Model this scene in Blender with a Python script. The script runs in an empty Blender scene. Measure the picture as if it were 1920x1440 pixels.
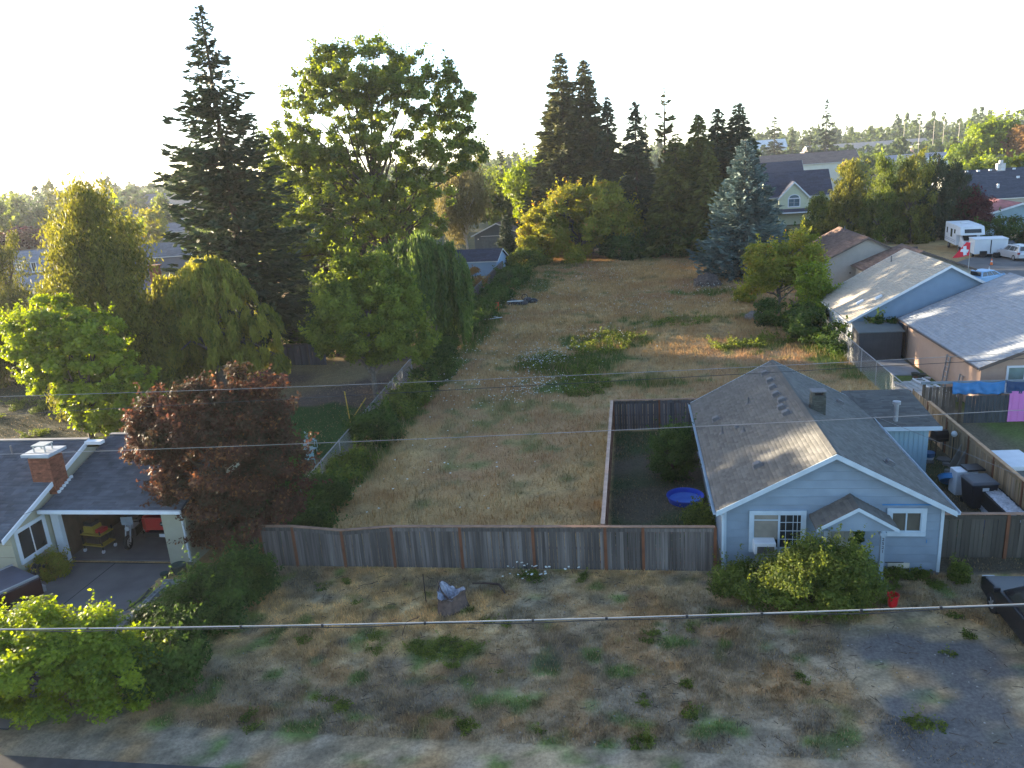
import bpy, math, random
import numpy as np
from mathutils import Vector, Matrix
random.seed(7); RS = np.random.RandomState(7)
SC = bpy.context.scene; COL = SC.collection
# ---------------------------------------------------------------- camera, sky, sun, exposure
cam = bpy.data.cameras.new('camera'); cam.lens = 36*1450/1920; cam.sensor_width = 36
cam.clip_start = .2; cam.clip_end = 6000
co = bpy.data.objects.new('camera', cam); COL.objects.link(co); SC.camera = co
co.matrix_world = Matrix(((0.98702, 0.025134, 0.15862, 0), (0.145151, 0.283053, -0.948057, 0),
                          (-0.068726, 0.958775, 0.27573, 14.5), (0, 0, 0, 1)))
SUN_EL, SUN_AZ = math.radians(6.4), math.radians(291)      # azimuth clockwise from +Y
W = bpy.data.worlds.new('World'); SC.world = W; W.use_nodes = True
nt = W.node_tree; bg = nt.nodes['Background']
sky = nt.nodes.new('ShaderNodeTexSky'); sky.sky_type = 'NISHITA'; sky.sun_disc = False
sky.sun_elevation = SUN_EL; sky.sun_rotation = SUN_AZ; sky.air_density = 0.55; sky.dust_density = 0.6; sky.ozone_density = 1.0
nt.links.new(sky.outputs[0], bg.inputs[0]); bg.inputs[1].default_value = .15
sl = bpy.data.lights.new('sun', 'SUN'); sl.energy = 5.0; sl.angle = math.radians(.6); sl.color = (1, .82, .57)
so = bpy.data.objects.new('sun', sl); COL.objects.link(so)
sd = Vector((math.sin(SUN_AZ)*math.cos(SUN_EL), math.cos(SUN_AZ)*math.cos(SUN_EL), math.sin(SUN_EL)))
so.rotation_euler = sd.to_track_quat('Z', 'Y').to_euler(); so.location = (0, 0, 30)
SC.view_settings.view_transform = 'Standard'; SC.view_settings.look = 'None'
SC.view_settings.exposure = 2.52; SC.view_settings.gamma = 1; SC.view_settings.use_curve_mapping = False
HAZE = .00015
SC.cycles.max_bounces = 6; SC.cycles.diffuse_bounces = 3; SC.cycles.glossy_bounces = 2
SC.cycles.transmission_bounces = 3; SC.cycles.volume_bounces = 0; SC.cycles.transparent_max_bounces = 8
# ---------------------------------------------------------------- materials
MATS = {}
def mat(name, col, rough=.8, var=.25, scale=2., rvar=.0, col2=None, metal=0, bump=0, spec=.3, stretch=None, attr=None):
    if name in MATS: return MATS[name]
    m = bpy.data.materials.new(name); m.use_nodes = True; MATS[name] = m
    n, l = m.node_tree.nodes, m.node_tree.links; b = n['Principled BSDF']
    b.inputs['Roughness'].default_value = rough; b.inputs['Metallic'].default_value = metal
    b.inputs['Specular IOR Level'].default_value = spec
    tc = n.new('ShaderNodeTexCoord'); mp = n.new('ShaderNodeMapping'); l.new(tc.outputs['Object'], mp.inputs[0])
    if stretch: mp.inputs['Scale'].default_value = stretch
    nz = n.new('ShaderNodeTexNoise'); nz.inputs['Scale'].default_value = scale; nz.inputs['Detail'].default_value = 5
    oi = n.new('ShaderNodeObjectInfo')
    l.new(mp.outputs[0], nz.inputs['Vector'])
    if rvar:   # every piece shifts the pattern
        ad = n.new('ShaderNodeVectorMath'); ad.operation = 'ADD'; l.new(tc.outputs['Object'], ad.inputs[0])
        ml = n.new('ShaderNodeMath'); ml.operation = 'MULTIPLY'; ml.inputs[1].default_value = 37; l.new(oi.outputs['Random'], ml.inputs[0])
        l.new(ml.outputs[0], ad.inputs[1]); l.new(ad.outputs[0], mp.inputs[0])
    mx = n.new('ShaderNodeMix'); mx.data_type = 'RGBA'
    c = np.array(col[:3]); c2 = np.array(col2[:3]) if col2 else None
    a_, b_ = (c*(1-var), c*(1+var)) if c2 is None else (c, c2)
    mx.inputs['A'].default_value = (*np.clip(a_, 0, 1), 1); mx.inputs['B'].default_value = (*np.clip(b_, 0, 1), 1)
    mr = n.new('ShaderNodeMapRange'); mr.inputs[1].default_value = .3; mr.inputs[2].default_value = .7
    l.new(nz.outputs[0], mr.inputs[0]); l.new(mr.outputs[0], mx.inputs[0]); out = mx.outputs['Result']
    def times(src, lo, hi):
        r = n.new('ShaderNodeMapRange'); r.inputs[3].default_value = lo; r.inputs[4].default_value = hi; l.new(src, r.inputs[0])
        h = n.new('ShaderNodeHueSaturation'); l.new(out, h.inputs['Color']); l.new(r.outputs[0], h.inputs['Value']); return h.outputs[0]
    if rvar: out = times(oi.outputs['Random'], 1-rvar, 1+rvar)
    if attr:
        at = n.new('ShaderNodeAttribute'); at.attribute_name = 'v'; out = times(at.outputs['Fac'], 1-attr, 1+attr)
    l.new(out, b.inputs['Base Color'])
    if bump:
        bp = n.new('ShaderNodeBump'); bp.inputs['Strength'].default_value = bump; bp.inputs['Distance'].default_value = .02
        l.new(nz.outputs[0], bp.inputs['Height']); l.new(bp.outputs[0], b.inputs['Normal'])
    return m
def leafmat(name, c1, c2, c3=None, trans=.35, rough=.6, spec=.16):
    if name in MATS: return MATS[name]
    m = bpy.data.materials.new(name); m.use_nodes = True; MATS[name] = m
    n, l = m.node_tree.nodes, m.node_tree.links; b = n['Principled BSDF']; o = n['Material Output']
    at = n.new('ShaderNodeAttribute'); at.attribute_name = 'v'
    r = n.new('ShaderNodeValToRGB'); e = r.color_ramp.elements; e[0].color = (*c1, 1); e[1].color = (*c2, 1)
    if c3: x = r.color_ramp.elements.new(.9); x.color = (*c2, 1); r.color_ramp.elements[2].color = (*c3, 1)
    l.new(at.outputs['Fac'], r.inputs[0]); l.new(r.outputs[0], b.inputs['Base Color'])
    b.inputs['Roughness'].default_value = rough; b.inputs['Specular IOR Level'].default_value = spec
    t = n.new('ShaderNodeBsdfTranslucent'); h = n.new('ShaderNodeHueSaturation')
    h.inputs['Hue'].default_value = .485; h.inputs['Saturation'].default_value = 1.15; h.inputs['Value'].default_value = 1.6
    l.new(r.outputs[0], h.inputs['Color']); l.new(h.outputs[0], t.inputs[0])
    mx = n.new('ShaderNodeMixShader'); mx.inputs[0].default_value = trans
    l.new(b.outputs[0], mx.inputs[1]); l.new(t.outputs[0], mx.inputs[2]); l.new(mx.outputs[0], o.inputs[0])
    return m
def glassmat(name, col, rough=.08):
    return mat(name, col, rough=rough, var=.3, scale=1.2, spec=.6)
WHITE = mat('white_paint', (.62, .64, .66), .6, .06, 3, bump=.1)
BARK = mat('bark', (.075, .055, .04), .95, .4, 6, bump=.5)
BARKG = mat('grey_bark', (.14, .12, .10), .95, .4, 6, bump=.5)
PANE = glassmat('dark_glass', (.025, .03, .032))
DARK = mat('dark_rubber', (.015, .015, .016), .8, .2)
BLACKM = mat('black_metal', (.02, .021, .024), .35, .2, metal=.3)
STEEL = mat('galvanised_steel', (.35, .36, .38), .45, .15, metal=.6)
CONC = mat('concrete', (.13, .125, .125), .9, .22, .8, bump=.2)
# ---------------------------------------------------------------- mesh helpers
def tag(o, label=None, cat=None, group=None, kind=None):
    if label: o['label'] = label
    if cat: o['category'] = cat
    if group: o['group'] = group
    if kind: o['kind'] = kind
    return o
def empty(name, loc=(0, 0, 0), rz=0, label=None, cat=None, group=None):
    o = bpy.data.objects.new(name, None); o.location = loc; o.rotation_euler = (0, 0, rz); o.empty_display_size = .2
    COL.objects.link(o); return tag(o, label, cat, group)
def link(name, me, parent=None, loc=None, rz=None):
    o = bpy.data.objects.new(name, me); COL.objects.link(o)
    if parent: o.parent = parent
    if loc is not None: o.location = loc
    if rz is not None: o.rotation_euler = (0, 0, rz)
    return o
def npmesh(name, V, F, m, val=None, parent=None, smooth=False, col=None):
    """V (n,3), F (k,s) with one polygon size s"""
    V = np.asarray(V, np.float32); F = np.asarray(F, np.int32); k, s = F.shape
    me = bpy.data.meshes.new(name); me.vertices.add(len(V)); me.vertices.foreach_set('co', V.ravel())
    me.loops.add(k*s); me.loops.foreach_set('vertex_index', F.ravel())
    me.polygons.add(k); me.polygons.foreach_set('loop_start', np.arange(0, k*s, s, dtype=np.int32))
    me.polygons.foreach_set('loop_total', np.full(k, s, np.int32))
    if smooth: me.polygons.foreach_set('use_smooth', np.ones(k, bool))
    if val is not None:
        a = me.attributes.new('v', 'FLOAT', 'FACE'); a.data.foreach_set('value', np.asarray(val, np.float32))
    if col is not None:
        a = me.attributes.new('c', 'FLOAT_COLOR', 'FACE' if len(col) == k else 'POINT')
        a.data.foreach_set('color', np.hstack([col, np.ones((len(col), 1))]).astype(np.float32).ravel())
    me.update(calc_edges=True); me.materials.append(m)
    return link(name, me, parent)
class MB:
    def __init__(s): s.v = []; s.f = []; s.m = []; s.k = 0
    def face(s, pts):
        i = len(s.v); s.v += [tuple(p) for p in pts]; s.f.append(tuple(range(i, i+len(pts)))); s.m.append(s.k); return s
    def hexa(s, p):      # 8 points: bottom 4, top 4
        i = len(s.v); s.v += [tuple(q) for q in p]
        for f in ((3, 2, 1, 0), (4, 5, 6, 7), (0, 1, 5, 4), (1, 2, 6, 5), (2, 3, 7, 6), (3, 0, 4, 7)):
            s.f.append(tuple(i+j for j in f)); s.m.append(s.k)
        return s
    def box(s, x0, x1, y0, y1, z0, z1):
        return s.hexa([(x0, y0, z0), (x1, y0, z0), (x1, y1, z0), (x0, y1, z0), (x0, y0, z1), (x1, y0, z1), (x1, y1, z1), (x0, y1, z1)])
    def bar(s, a, b, w, h=None):   # box bar from a to b
        a, b = Vector(a), Vector(b); d = (b-a).normalized(); h = h or w
        u = d.cross(Vector((0, 0, 1))); u = u.normalized() if u.length > .01 else Vector((1, 0, 0)); n = u.cross(d)
        u, n = u*w/2, n*h/2
        return s.hexa([a-u-n, a+u-n, b+u-n, b-u-n, a-u+n, a+u+n, b+u+n, b-u+n])
    def prism(s, poly, fn, t0, t1):   # poly of (a,b); fn(a,b,t)->xyz
        n = len(poly); i = len(s.v)
        s.v += [tuple(fn(a, b, t0)) for a, b in poly] + [tuple(fn(a, b, t1)) for a, b in poly]
        s.f.append(tuple(range(i+n-1, i-1, -1))); s.f.append(tuple(range(i+n, i+2*n))); s.m += [s.k]*2
        for j in range(n): s.f.append((i+j, i+(j+1) % n, i+n+(j+1) % n, i+n+j)); s.m.append(s.k)
        return s
    def cyl(s, c, r, h, n=12, r2=None, axis='z'):
        r2 = r if r2 is None else r2; c = Vector(c)
        def P(a, rr, t):
            x, y = rr*math.cos(a), rr*math.sin(a)
            return c + (Vector((x, y, t)) if axis == 'z' else Vector((t, x, y)) if axis == 'x' else Vector((x, t, y)))
        i = len(s.v); s.v += [tuple(P(2*math.pi*j/n, r, 0)) for j in range(n)] + [tuple(P(2*math.pi*j/n, r2, h)) for j in range(n)]
        s.f.append(tuple(range(i+n-1, i-1, -1))); s.f.append(tuple(range(i+n, i+2*n))); s.m += [s.k]*2
        for j in range(n): s.f.append((i+j, i+(j+1) % n, i+n+(j+1) % n, i+n+j)); s.m.append(s.k)
        return s
    def lathe(s, c, prof, n=16):
        c = Vector(c); i = len(s.v)
        for r, z in prof: s.v += [tuple(c+Vector((r*math.cos(2*math.pi*j/n), r*math.sin(2*math.pi*j/n), z))) for j in range(n)]
        for k in range(len(prof)-1):
            for j in range(n): a = i+k*n; s.f.append((a+j, a+(j+1) % n, a+n+(j+1) % n, a+n+j)); s.m.append(s.k)
        return s
    def mesh(s, name, mats, bevel=0, smooth=False):
        me = bpy.data.meshes.new(name); me.from_pydata(s.v, [], s.f)
        for m in (mats if isinstance(mats, (list, tuple)) else [mats]): me.materials.append(m)
        me.polygons.foreach_set('material_index', s.m)
        if smooth: me.polygons.foreach_set('use_smooth', [True]*len(s.f))
        me.update(); return me
    def build(s, name, mats, parent=None, loc=None, rz=None, bevel=0, smooth=False):
        o = link(name, s.mesh(name, mats, smooth=smooth), parent, loc, rz)
        if bevel:
            b = o.modifiers.new('bevel', 'BEVEL'); b.width = bevel; b.segments = 2; b.limit_method = 'ANGLE'
        return o
def tubes(paths, sides=6):
    """paths: list of (points (n,3), radii) -> V, F"""
    V, F, o = [], [], 0
    ang = np.arange(sides)*2*math.pi/sides
    for P, R in paths:
        P = np.asarray(P, float); n = len(P); D = np.gradient(P, axis=0); D /= np.linalg.norm(D, axis=1)[:, None]+1e-9
        ref = np.where(np.abs(D[:, 2:3]) > .9, [[1., 0, 0]], [[0, 0, 1.]]); U = np.cross(D, ref); U /= np.linalg.norm(U, axis=1)[:, None]; N = np.cross(D, U)
        R = np.asarray(R, float)[:, None, None]
        ring = P[:, None]+R*(np.cos(ang)[None, :, None]*U[:, None]+np.sin(ang)[None, :, None]*N[:, None])
        V.append(ring.reshape(-1, 3)); i, j = np.meshgrid(np.arange(n-1), np.arange(sides), indexing='ij'); j2 = (j+1) % sides
        F.append(np.stack([o+i*sides+j, o+i*sides+j2, o+(i+1)*sides+j2, o+(i+1)*sides+j], -1).reshape(-1, 4)); o += n*sides
    return np.vstack(V), np.vstack(F)
def unit(a): return a/(np.linalg.norm(a, axis=-1, keepdims=True)+1e-9)
def leaves(name, C, D, Wv, val, m, parent=None):
    """rhombic leaves folded a little along the midrib"""
    N = len(C); V = np.empty((N, 4, 3)); V[:, 0] = C-D; V[:, 1] = C+Wv+D*.15; V[:, 2] = C+D; V[:, 3] = C-Wv+D*.15
    return npmesh(name, V.reshape(-1, 3), np.arange(4*N).reshape(N, 4), m, val=val, parent=parent)
def vnoise(x, y, s, seed=0):
    r = np.random.RandomState(seed).rand(256, 256); x = x/s+100; y = y/s+100
    xi, yi = np.floor(x).astype(int), np.floor(y).astype(int); fx, fy = x-xi, y-yi; fx = fx*fx*(3-2*fx); fy = fy*fy*(3-2*fy)
    g = lambda a, b: r[a % 256, b % 256]
    return (g(xi, yi)*(1-fx)+g(xi+1, yi)*fx)*(1-fy)+(g(xi, yi+1)*(1-fx)+g(xi+1, yi+1)*fx)*fy
# ---------------------------------------------------------------- vegetation generators (local coordinates, z up from the base)
def broadleaf(name, lobes, n_leaf, size, lm, bm, loc, label, cat='tree', group=None, trunk_h=None, trunk_r=.2, clump=.7,
              nclump=None, seed=1, hang=0., flat=.75, trunk=True, lean=(0, 0), aspect=.55, shell=.55, limbs=26, rz=0, shoots=None):
    """lobes: (cx,cy,cz,rx,ry,rz)"""
    R = np.random.RandomState(seed); root = empty(name, loc, rz, label, cat, group)
    L = np.array(lobes, float); vol = L[:, 3]*L[:, 4]*L[:, 5]; nclump = nclump or max(12, int(n_leaf/150))
    k = R.choice(len(L), nclump, p=vol**.7/np.sum(vol**.7)); d = unit(R.randn(nclump, 3)); r = R.rand(nclump)**(1/3.)*(1-shell)+shell*R.uniform(.72, 1.03, nclump)
    cc = L[k, :3]+d*r[:, None]*L[k, 3:]; cs = clump*R.uniform(.55, 1.3, nclump); cv = R.uniform(-.34, .34, nclump)
    q = R.choice(nclump, n_leaf, p=cs**2/np.sum(cs**2)); dd = unit(R.randn(n_leaf, 3)); rr = R.rand(n_leaf)**.45*1.05
    C = cc[q]+dd*rr[:, None]*cs[q][:, None]*np.array([1.1, 1.1, flat]); C += R.randn(n_leaf, 3)*size*.4
    out = unit(cc[q]-L[k[q], :3]+1e-3)
    N = unit(dd*.5+out*.45+np.array([0, 0, .5])+R.randn(n_leaf, 3)*.55); T = unit(np.cross(N, R.randn(n_leaf, 3)))
    if hang: T = unit(T+np.array([0, 0, -hang])); N = unit(np.cross(T, R.randn(n_leaf, 3)))
    B = np.cross(N, T); sz = size*R.uniform(.6, 1.35, n_leaf)[:, None]
    C[:, 2] = np.maximum(C[:, 2], .05)
    val = .5+cv[q]+R.randn(n_leaf)*.17; D_, W_ = T*sz, B*sz*aspect
    ns = int(nclump*.55) if shoots is None else shoots
    if ns:      # long shoots sticking out of the crown
        k2 = R.choice(nclump, ns); o2 = unit(out[np.searchsorted(np.sort(q), k2).clip(0, n_leaf-1)]*0+unit(cc[k2]-L[k[k2], :3]+1e-3)*.8+np.array([0, 0, .75])+R.randn(ns, 3)*.35); l2 = clump*R.uniform(.9, 2.3, ns); m_ = 16
        i2 = np.repeat(np.arange(ns), m_); s2 = np.tile(np.linspace(.2, 1, m_), ns); P2 = cc[k2][i2]+o2[i2]*(s2*(l2+cs[k2]*.6)[i2])[:, None]+R.randn(ns*m_, 3)*size*.7
        T2 = unit(o2[i2]*.5+R.randn(ns*m_, 3)*.8-np.array([0, 0, hang])); B2 = unit(np.cross(T2, R.randn(ns*m_, 3))); z2 = size*R.uniform(.6, 1.25, ns*m_)[:, None]
        C = np.vstack([C, P2]); D_ = np.vstack([D_, T2*z2]); W_ = np.vstack([W_, B2*z2*aspect]); val = np.concatenate([val, .62+cv[k2][i2]*.7+R.randn(ns*m_)*.15]); C[:, 2] = np.maximum(C[:, 2], .05)
    leaves('crown', C, D_, W_, np.clip(val, 0, 1), lm, root)
    if trunk:
        top = L[:, 2].max()*.92 if trunk_h is None else trunk_h; ax = np.average(L[:, :2], axis=0, weights=vol)
        t = np.linspace(0, 1, 9)[:, None]; base = np.hstack([t*ax*.8+np.array(lean)*t, t*top]); base[1:, :2] += R.randn(8, 2)*.05*top*.12
        paths = [(base, trunk_r*(1.25-1.05*t[:, 0]**.8))]
        for i in R.choice(nclump, min(limbs, nclump), replace=False):
            e = cc[i]; s = np.clip(e[2]/top*.55+R.uniform(-.1, .08), .06, .85); p0 = np.array([np.interp(s, t[:, 0], base[:, j]) for j in range(3)])
            u = np.linspace(0, 1, 6)[:, None]; p = p0+(e-p0)*u; p[:, 2] += np.sin(u[:, 0]*math.pi)*np.linalg.norm(e-p0)*.08; p[1:-1] += R.randn(4, 3)*.03*np.linalg.norm(e-p0)
            paths.append((p, trunk_r*(1-s)*.62*(1-.85*u[:, 0])+.008))
        V, F = tubes(paths); npmesh('trunk', V, F, bm, parent=root, smooth=True)
    return root
def conifer(name, H, Rb, lm, bm, loc, label, n_br=150, seed=1, z0=.08, droop=.35, tip=.18, dens=9, sz=.4, power=.85, ragged=.3,
            lopsided=None, group=None, lift=0., wid=.3, cat='tree', bare=0., rz=0):
    R = np.random.RandomState(seed); root = empty(name, loc, rz, label, cat, group)
    t = np.sort(R.rand(n_br)**.9); t = z0+(1-z0)*t*.985; az = np.arange(n_br)*2.39996+R.randn(n_br)*.35
    L = Rb*((1-t)**power)*(1+ragged*R.randn(n_br)*.5)*np.clip((t-z0)/.06+.55, .5, 1)+.12
    if lopsided: L *= 1+lopsided*np.cos(az-math.pi)
    L = np.clip(L, .1, None); keep = R.rand(n_br) > bare; L = L*keep+.35*L*(~keep)
    z = t*H; bend = R.randn(n_br)*.12
    ns = np.maximum(4, (L*dens).astype(int)); idx = np.repeat(np.arange(n_br), ns); n = len(idx)
    s = R.rand(n)**.75; s = .12+.9*s; Ls = L[idx]*s; a = az[idx]+bend[idx]*s; dirh = np.stack([np.cos(a), np.sin(a), 0*a], 1)
    zz = z[idx]+lift*Ls-droop*Ls*s+tip*L[idx]*s**3
    base = dirh*Ls[:, None]; base[:, 2] = zz
    side = np.stack([-np.sin(a), np.cos(a), 0*a], 1); sg = R.choice([-1, 1], n); spread = L[idx]*wid*(1.05-s)*R.rand(n)
    C = base+side*(sg*spread)[:, None]; C[:, 2] -= R.rand(n)**2*(.2+.16*L[idx])+spread*.25
    D = unit(dirh*1.0+side*(sg*R.uniform(.1, .9, n))[:, None]+np.stack([0*s, 0*s, -.35-.3*R.rand(n)+tip*2*s], 1)+R.randn(n, 3)*.18)
    N = unit(np.array([0, 0, 1.])+R.randn(n, 3)*.5); B = unit(np.cross(D, N)); q = sz*R.uniform(.55, 1.3, n)[:, None]*np.clip(.45+L[idx]/Rb, .5, 1.1)[:, None]
    C[:, 2] = np.maximum(C[:, 2], .05)
    # two crossed sprays at every place
    C2 = np.vstack([C, C+R.randn(n, 3)*.06]); D2 = np.vstack([D*q, unit(D+R.randn(n, 3)*.25)*q*.8]); B2 = np.vstack([B*q*.3, np.cross(D, B)*q*.26])
    v = np.clip(.5+R.uniform(-.3, .3, n_br)[idx]+R.randn(n)*.15, 0, 1)
    leaves('crown', C2, D2, B2, np.concatenate([v, v]), lm, root)
    u = np.linspace(0, 1, 12)[:, None]; tr = [(np.hstack([R.randn(12, 1)*.02, R.randn(12, 1)*.02, u*H*.985]), H*.014*(1.1-u[:, 0])+.015)]
    for i in range(0, n_br, max(1, n_br//70)):
        w = np.linspace(0, .9, 5); pz = z[i]+lift*L[i]*w-droop*L[i]*w*w+tip*L[i]*w**3
        tr.append((np.stack([np.cos(az[i])*L[i]*w, np.sin(az[i])*L[i]*w, pz], 1), (.02+.012*L[i])*(1-w)+.006))
    V, F = tubes(tr, 5); npmesh('trunk', V, F, bm, parent=root, smooth=True)
    return root
def willow(name, lobes, n_str, per, lm, bm, loc, label, seed=1, size=.14, reach=.55, sway=.25, group=None, floor=.3, trunk_r=.3, rz=0):
    R = np.random.RandomState(seed); root = empty(name, loc, rz, label, 'tree', group); L = np.array(lobes, float); w = L[:, 3]*L[:, 4]
    ncl = max(8, n_str//16); kc = R.choice(len(L), ncl, p=w/w.sum()); dc = unit(R.randn(ncl, 3)); rc = R.uniform(.45, 1.04, ncl); vc = R.uniform(-.3, .3, ncl); lc = R.uniform(.5, 1.2, ncl)
    ci = R.randint(0, ncl, n_str); k = kc[ci]; d = dc[ci]+R.randn(n_str, 3)*.10; d[:, 2] = np.abs(d[:, 2])*.9+.02; d = unit(d)
    S = L[k, :3]+d*L[k, 3:]*(rc[ci]+R.randn(n_str)*.03)[:, None]
    ln = np.minimum((S[:, 2]-floor)*R.uniform(.3, 1, n_str), reach*L[:, 2].max()*lc[ci]*R.uniform(.6, 1.15, n_str)); ln = np.maximum(ln, .4)
    idx = np.repeat(np.arange(n_str), per); s = np.tile(np.linspace(0, 1, per), n_str)+R.rand(n_str*per)*.03
    ph = R.rand(n_str)*6.28; n = len(idx)
    C = S[idx].copy(); o = d[idx]*np.array([1, 1, 0])
    C += o*(np.sin(np.clip(s, 0, 1)*2.2)*sway*ln[idx]*.35)[:, None]; C[:, 2] -= s*ln[idx]
    C[:, 0] += np.sin(ph[idx]+s*4)*.08; C[:, 1] += np.cos(ph[idx]*1.7+s*4)*.08; C += R.randn(n, 3)*.05
    D = unit(R.randn(n, 3)*.35+o*.25+np.array([0, 0, -1.])); B = unit(np.cross(D, R.randn(n, 3))); q = size*R.uniform(.7, 1.4, n)[:, None]
    C[:, 2] = np.maximum(C[:, 2], .05)
    leaves('crown', C, D*q*1.5, B*q*.42, np.clip(.5+vc[ci][idx]+R.randn(n)*.14, 0, 1), lm, root)
    top = L[:, 2].max(); paths = [(np.array([[0, 0, 0], [.1, 0, top*.3], [-.05, .1, top*.6], [0, 0, top*.95]]), [trunk_r*1.2, trunk_r, trunk_r*.6, .06])]
    for i in R.choice(n_str, 22): paths.append((np.array([[0, 0, top*R.uniform(.25, .6)], S[i]*.5+np.array([0, 0, top*.28]), S[i]]), [trunk_r*.5, trunk_r*.22, .02]))
    V, F = tubes(paths); npmesh('trunk', V, F, bm, parent=root, smooth=True)
    return root
def copy_tree(o, loc, rz=0, s=1, label=None, name=None, sz=None):
    c = o.copy(); COL.objects.link(c); c.location = loc; c.rotation_euler = (0, 0, rz); c.scale = (s, s, sz or s)
    if label: c['label'] = label
    if name: c.name = name
    for ch in list(o.children):
        d = ch.copy(); COL.objects.link(d); d.parent = c
        for g in ch.children: e = g.copy(); COL.objects.link(e); e.parent = d
    return c
# ---------------------------------------------------------------- building helpers
def shingles(parent, A, B, U, m, course=.15, tab=.32, thick=.016, seed=3):
    A, B, U = np.array(A, float), np.array(B, float), np.array(U, float); E = B-A; le = np.linalg.norm(E); e = E/le; lu = np.linalg.norm(U); u = U/lu
    n = np.cross(e, u); n *= np.sign(n[2]); R = np.random.RandomState(seed); nc = int(lu/course); ntb = int(le/tab)
    V = []; val = []
    for i in range(nc):
        c_ = np.clip(np.concatenate([[0], np.cumsum(tab*R.uniform(.6, 1.4, ntb+6))-R.rand()*tab]), 0, le); a0, a1 = c_[:-1], c_[1:]-.006
        k = (a1-a0) > .03; a0, a1 = a0[k], a1[k]; N = len(a0); r = thick*R.uniform(.7, 1.5, N)
        lo = i*course+R.uniform(-.006, .006, N); hi = (i+1)*course+.01
        def p(a, w, h): return A+e*a[:, None]+u*np.broadcast_to(w, (N,))[:, None]+n*np.broadcast_to(h, (N,))[:, None]
        V.append(np.stack([p(a0, lo, r+.004), p(a1, lo, r+.004), p(a1, hi, .004), p(a0, hi, .004), p(a0, lo, .001), p(a1, lo, .001)], 1)); val.append(R.rand(N))
    V = np.vstack(V); val = np.concatenate(val); N = len(V); i = np.arange(N)*6
    F = np.vstack([np.stack([i, i+1, i+2, i+3], 1), np.stack([i+4, i+5, i+1, i], 1)])
    o = npmesh('shingles', V.reshape(-1, 3), F, m, val=np.concatenate([val, val]), parent=parent); o['kind'] = 'stuff'; return o
def gable(root, u0, u1, v0, v1, zw, zr, oh=.35, og=.3, axis='y', wallm=None, roofm=None, trim=WHITE, course=.15, tab=.32, walls=True, um=None, fascia=.16, z0=0., gutter=True, seed=3, tiles=True):
    T = (lambda u, v, z: (u, v, z)) if axis == 'y' else (lambda u, v, z: (v, u, z))
    um = (u0+u1)/2 if um is None else um; sl_, sr_ = (zr-zw)/(um-u0), (zr-zw)/(u1-um); el, er = zw-oh*sl_, zw-oh*sr_
    if walls:
        w = MB(); w.prism([(u0, z0), (u1, z0), (u1, zw-.1), (um, zr-.11), (u0, zw-.1)], lambda a, b, t: T(a, t, b), v0, v1); w.build('wall', wallm, root)
    b = MB(); b.prism([(u0-oh, el), (um, zr), (u1+oh, er), (u1+oh, er-.09), (um, zr-.1), (u0-oh, el-.09)], lambda a, b_, t: T(a, t, b_), v0-og, v1+og)
    rf = b.build('roof', roofm, root)
    if tiles:
        for (ue, ze, s) in ((u0-oh, el, 1), (u1+oh, er, -1)):
            shingles(rf, T(ue, v0-og, ze), T(ue, v1+og, ze), np.array(T(um, 0, zr))-np.array(T(ue, 0, ze)), roofm, course, tab, seed=seed+s)
        c = MB()
        nn = max(3, int((v1-v0+2*og)/.6)); cuts = np.linspace(v0-og, v1+og, nn+1)
        for i in range(nn): c.prism([(um-.14, zr-.14*sl_+.035), (um, zr+.045), (um+.14, zr-.14*sr_+.035), (um+.14, zr-.14*sr_+.02), (um, zr+.02), (um-.14, zr-.14*sl_+.02)], lambda a, b_, t: T(a, t, b_), cuts[i]+.01, cuts[i+1]-.004)
        c.build('ridge_cap', roofm, rf)
    for t0, t1 in ((v0-og-.03, v0-og-.002), (v1+og+.002, v1+og+.03)):
        f = MB(); d = fascia
        f.prism([(u0-oh, el+.02), (um, zr+.02), (u1+oh, er+.02), (u1+oh, er-d), (um, zr-d), (u0-oh, el-d)], lambda a, b_, t: T(a, t, b_), t0, t1); f.build('fascia', trim, root)
    if gutter:
        for ue, ze, s in ((u0-oh, el, -1), (u1+oh, er, 1)):
            g = MB(); g.prism([(ue+s*.004, ze-.10), (ue+s*.1, ze-.10), (ue+s*.12, ze+.01), (ue+s*.105, ze+.01), (ue+s*.09, ze-.07), (ue+s*.004, ze-.07)], lambda a, b_, t: T(a, t, b_), v0-og, v1+og); g.build('gutter', trim, root)
    return rf
FACES = {'S': ((1, 0), (0, -1)), 'W': ((0, -1), (-1, 0)), 'E': ((0, 1), (1, 0)), 'N': ((-1, 0), (0, 1))}
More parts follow.
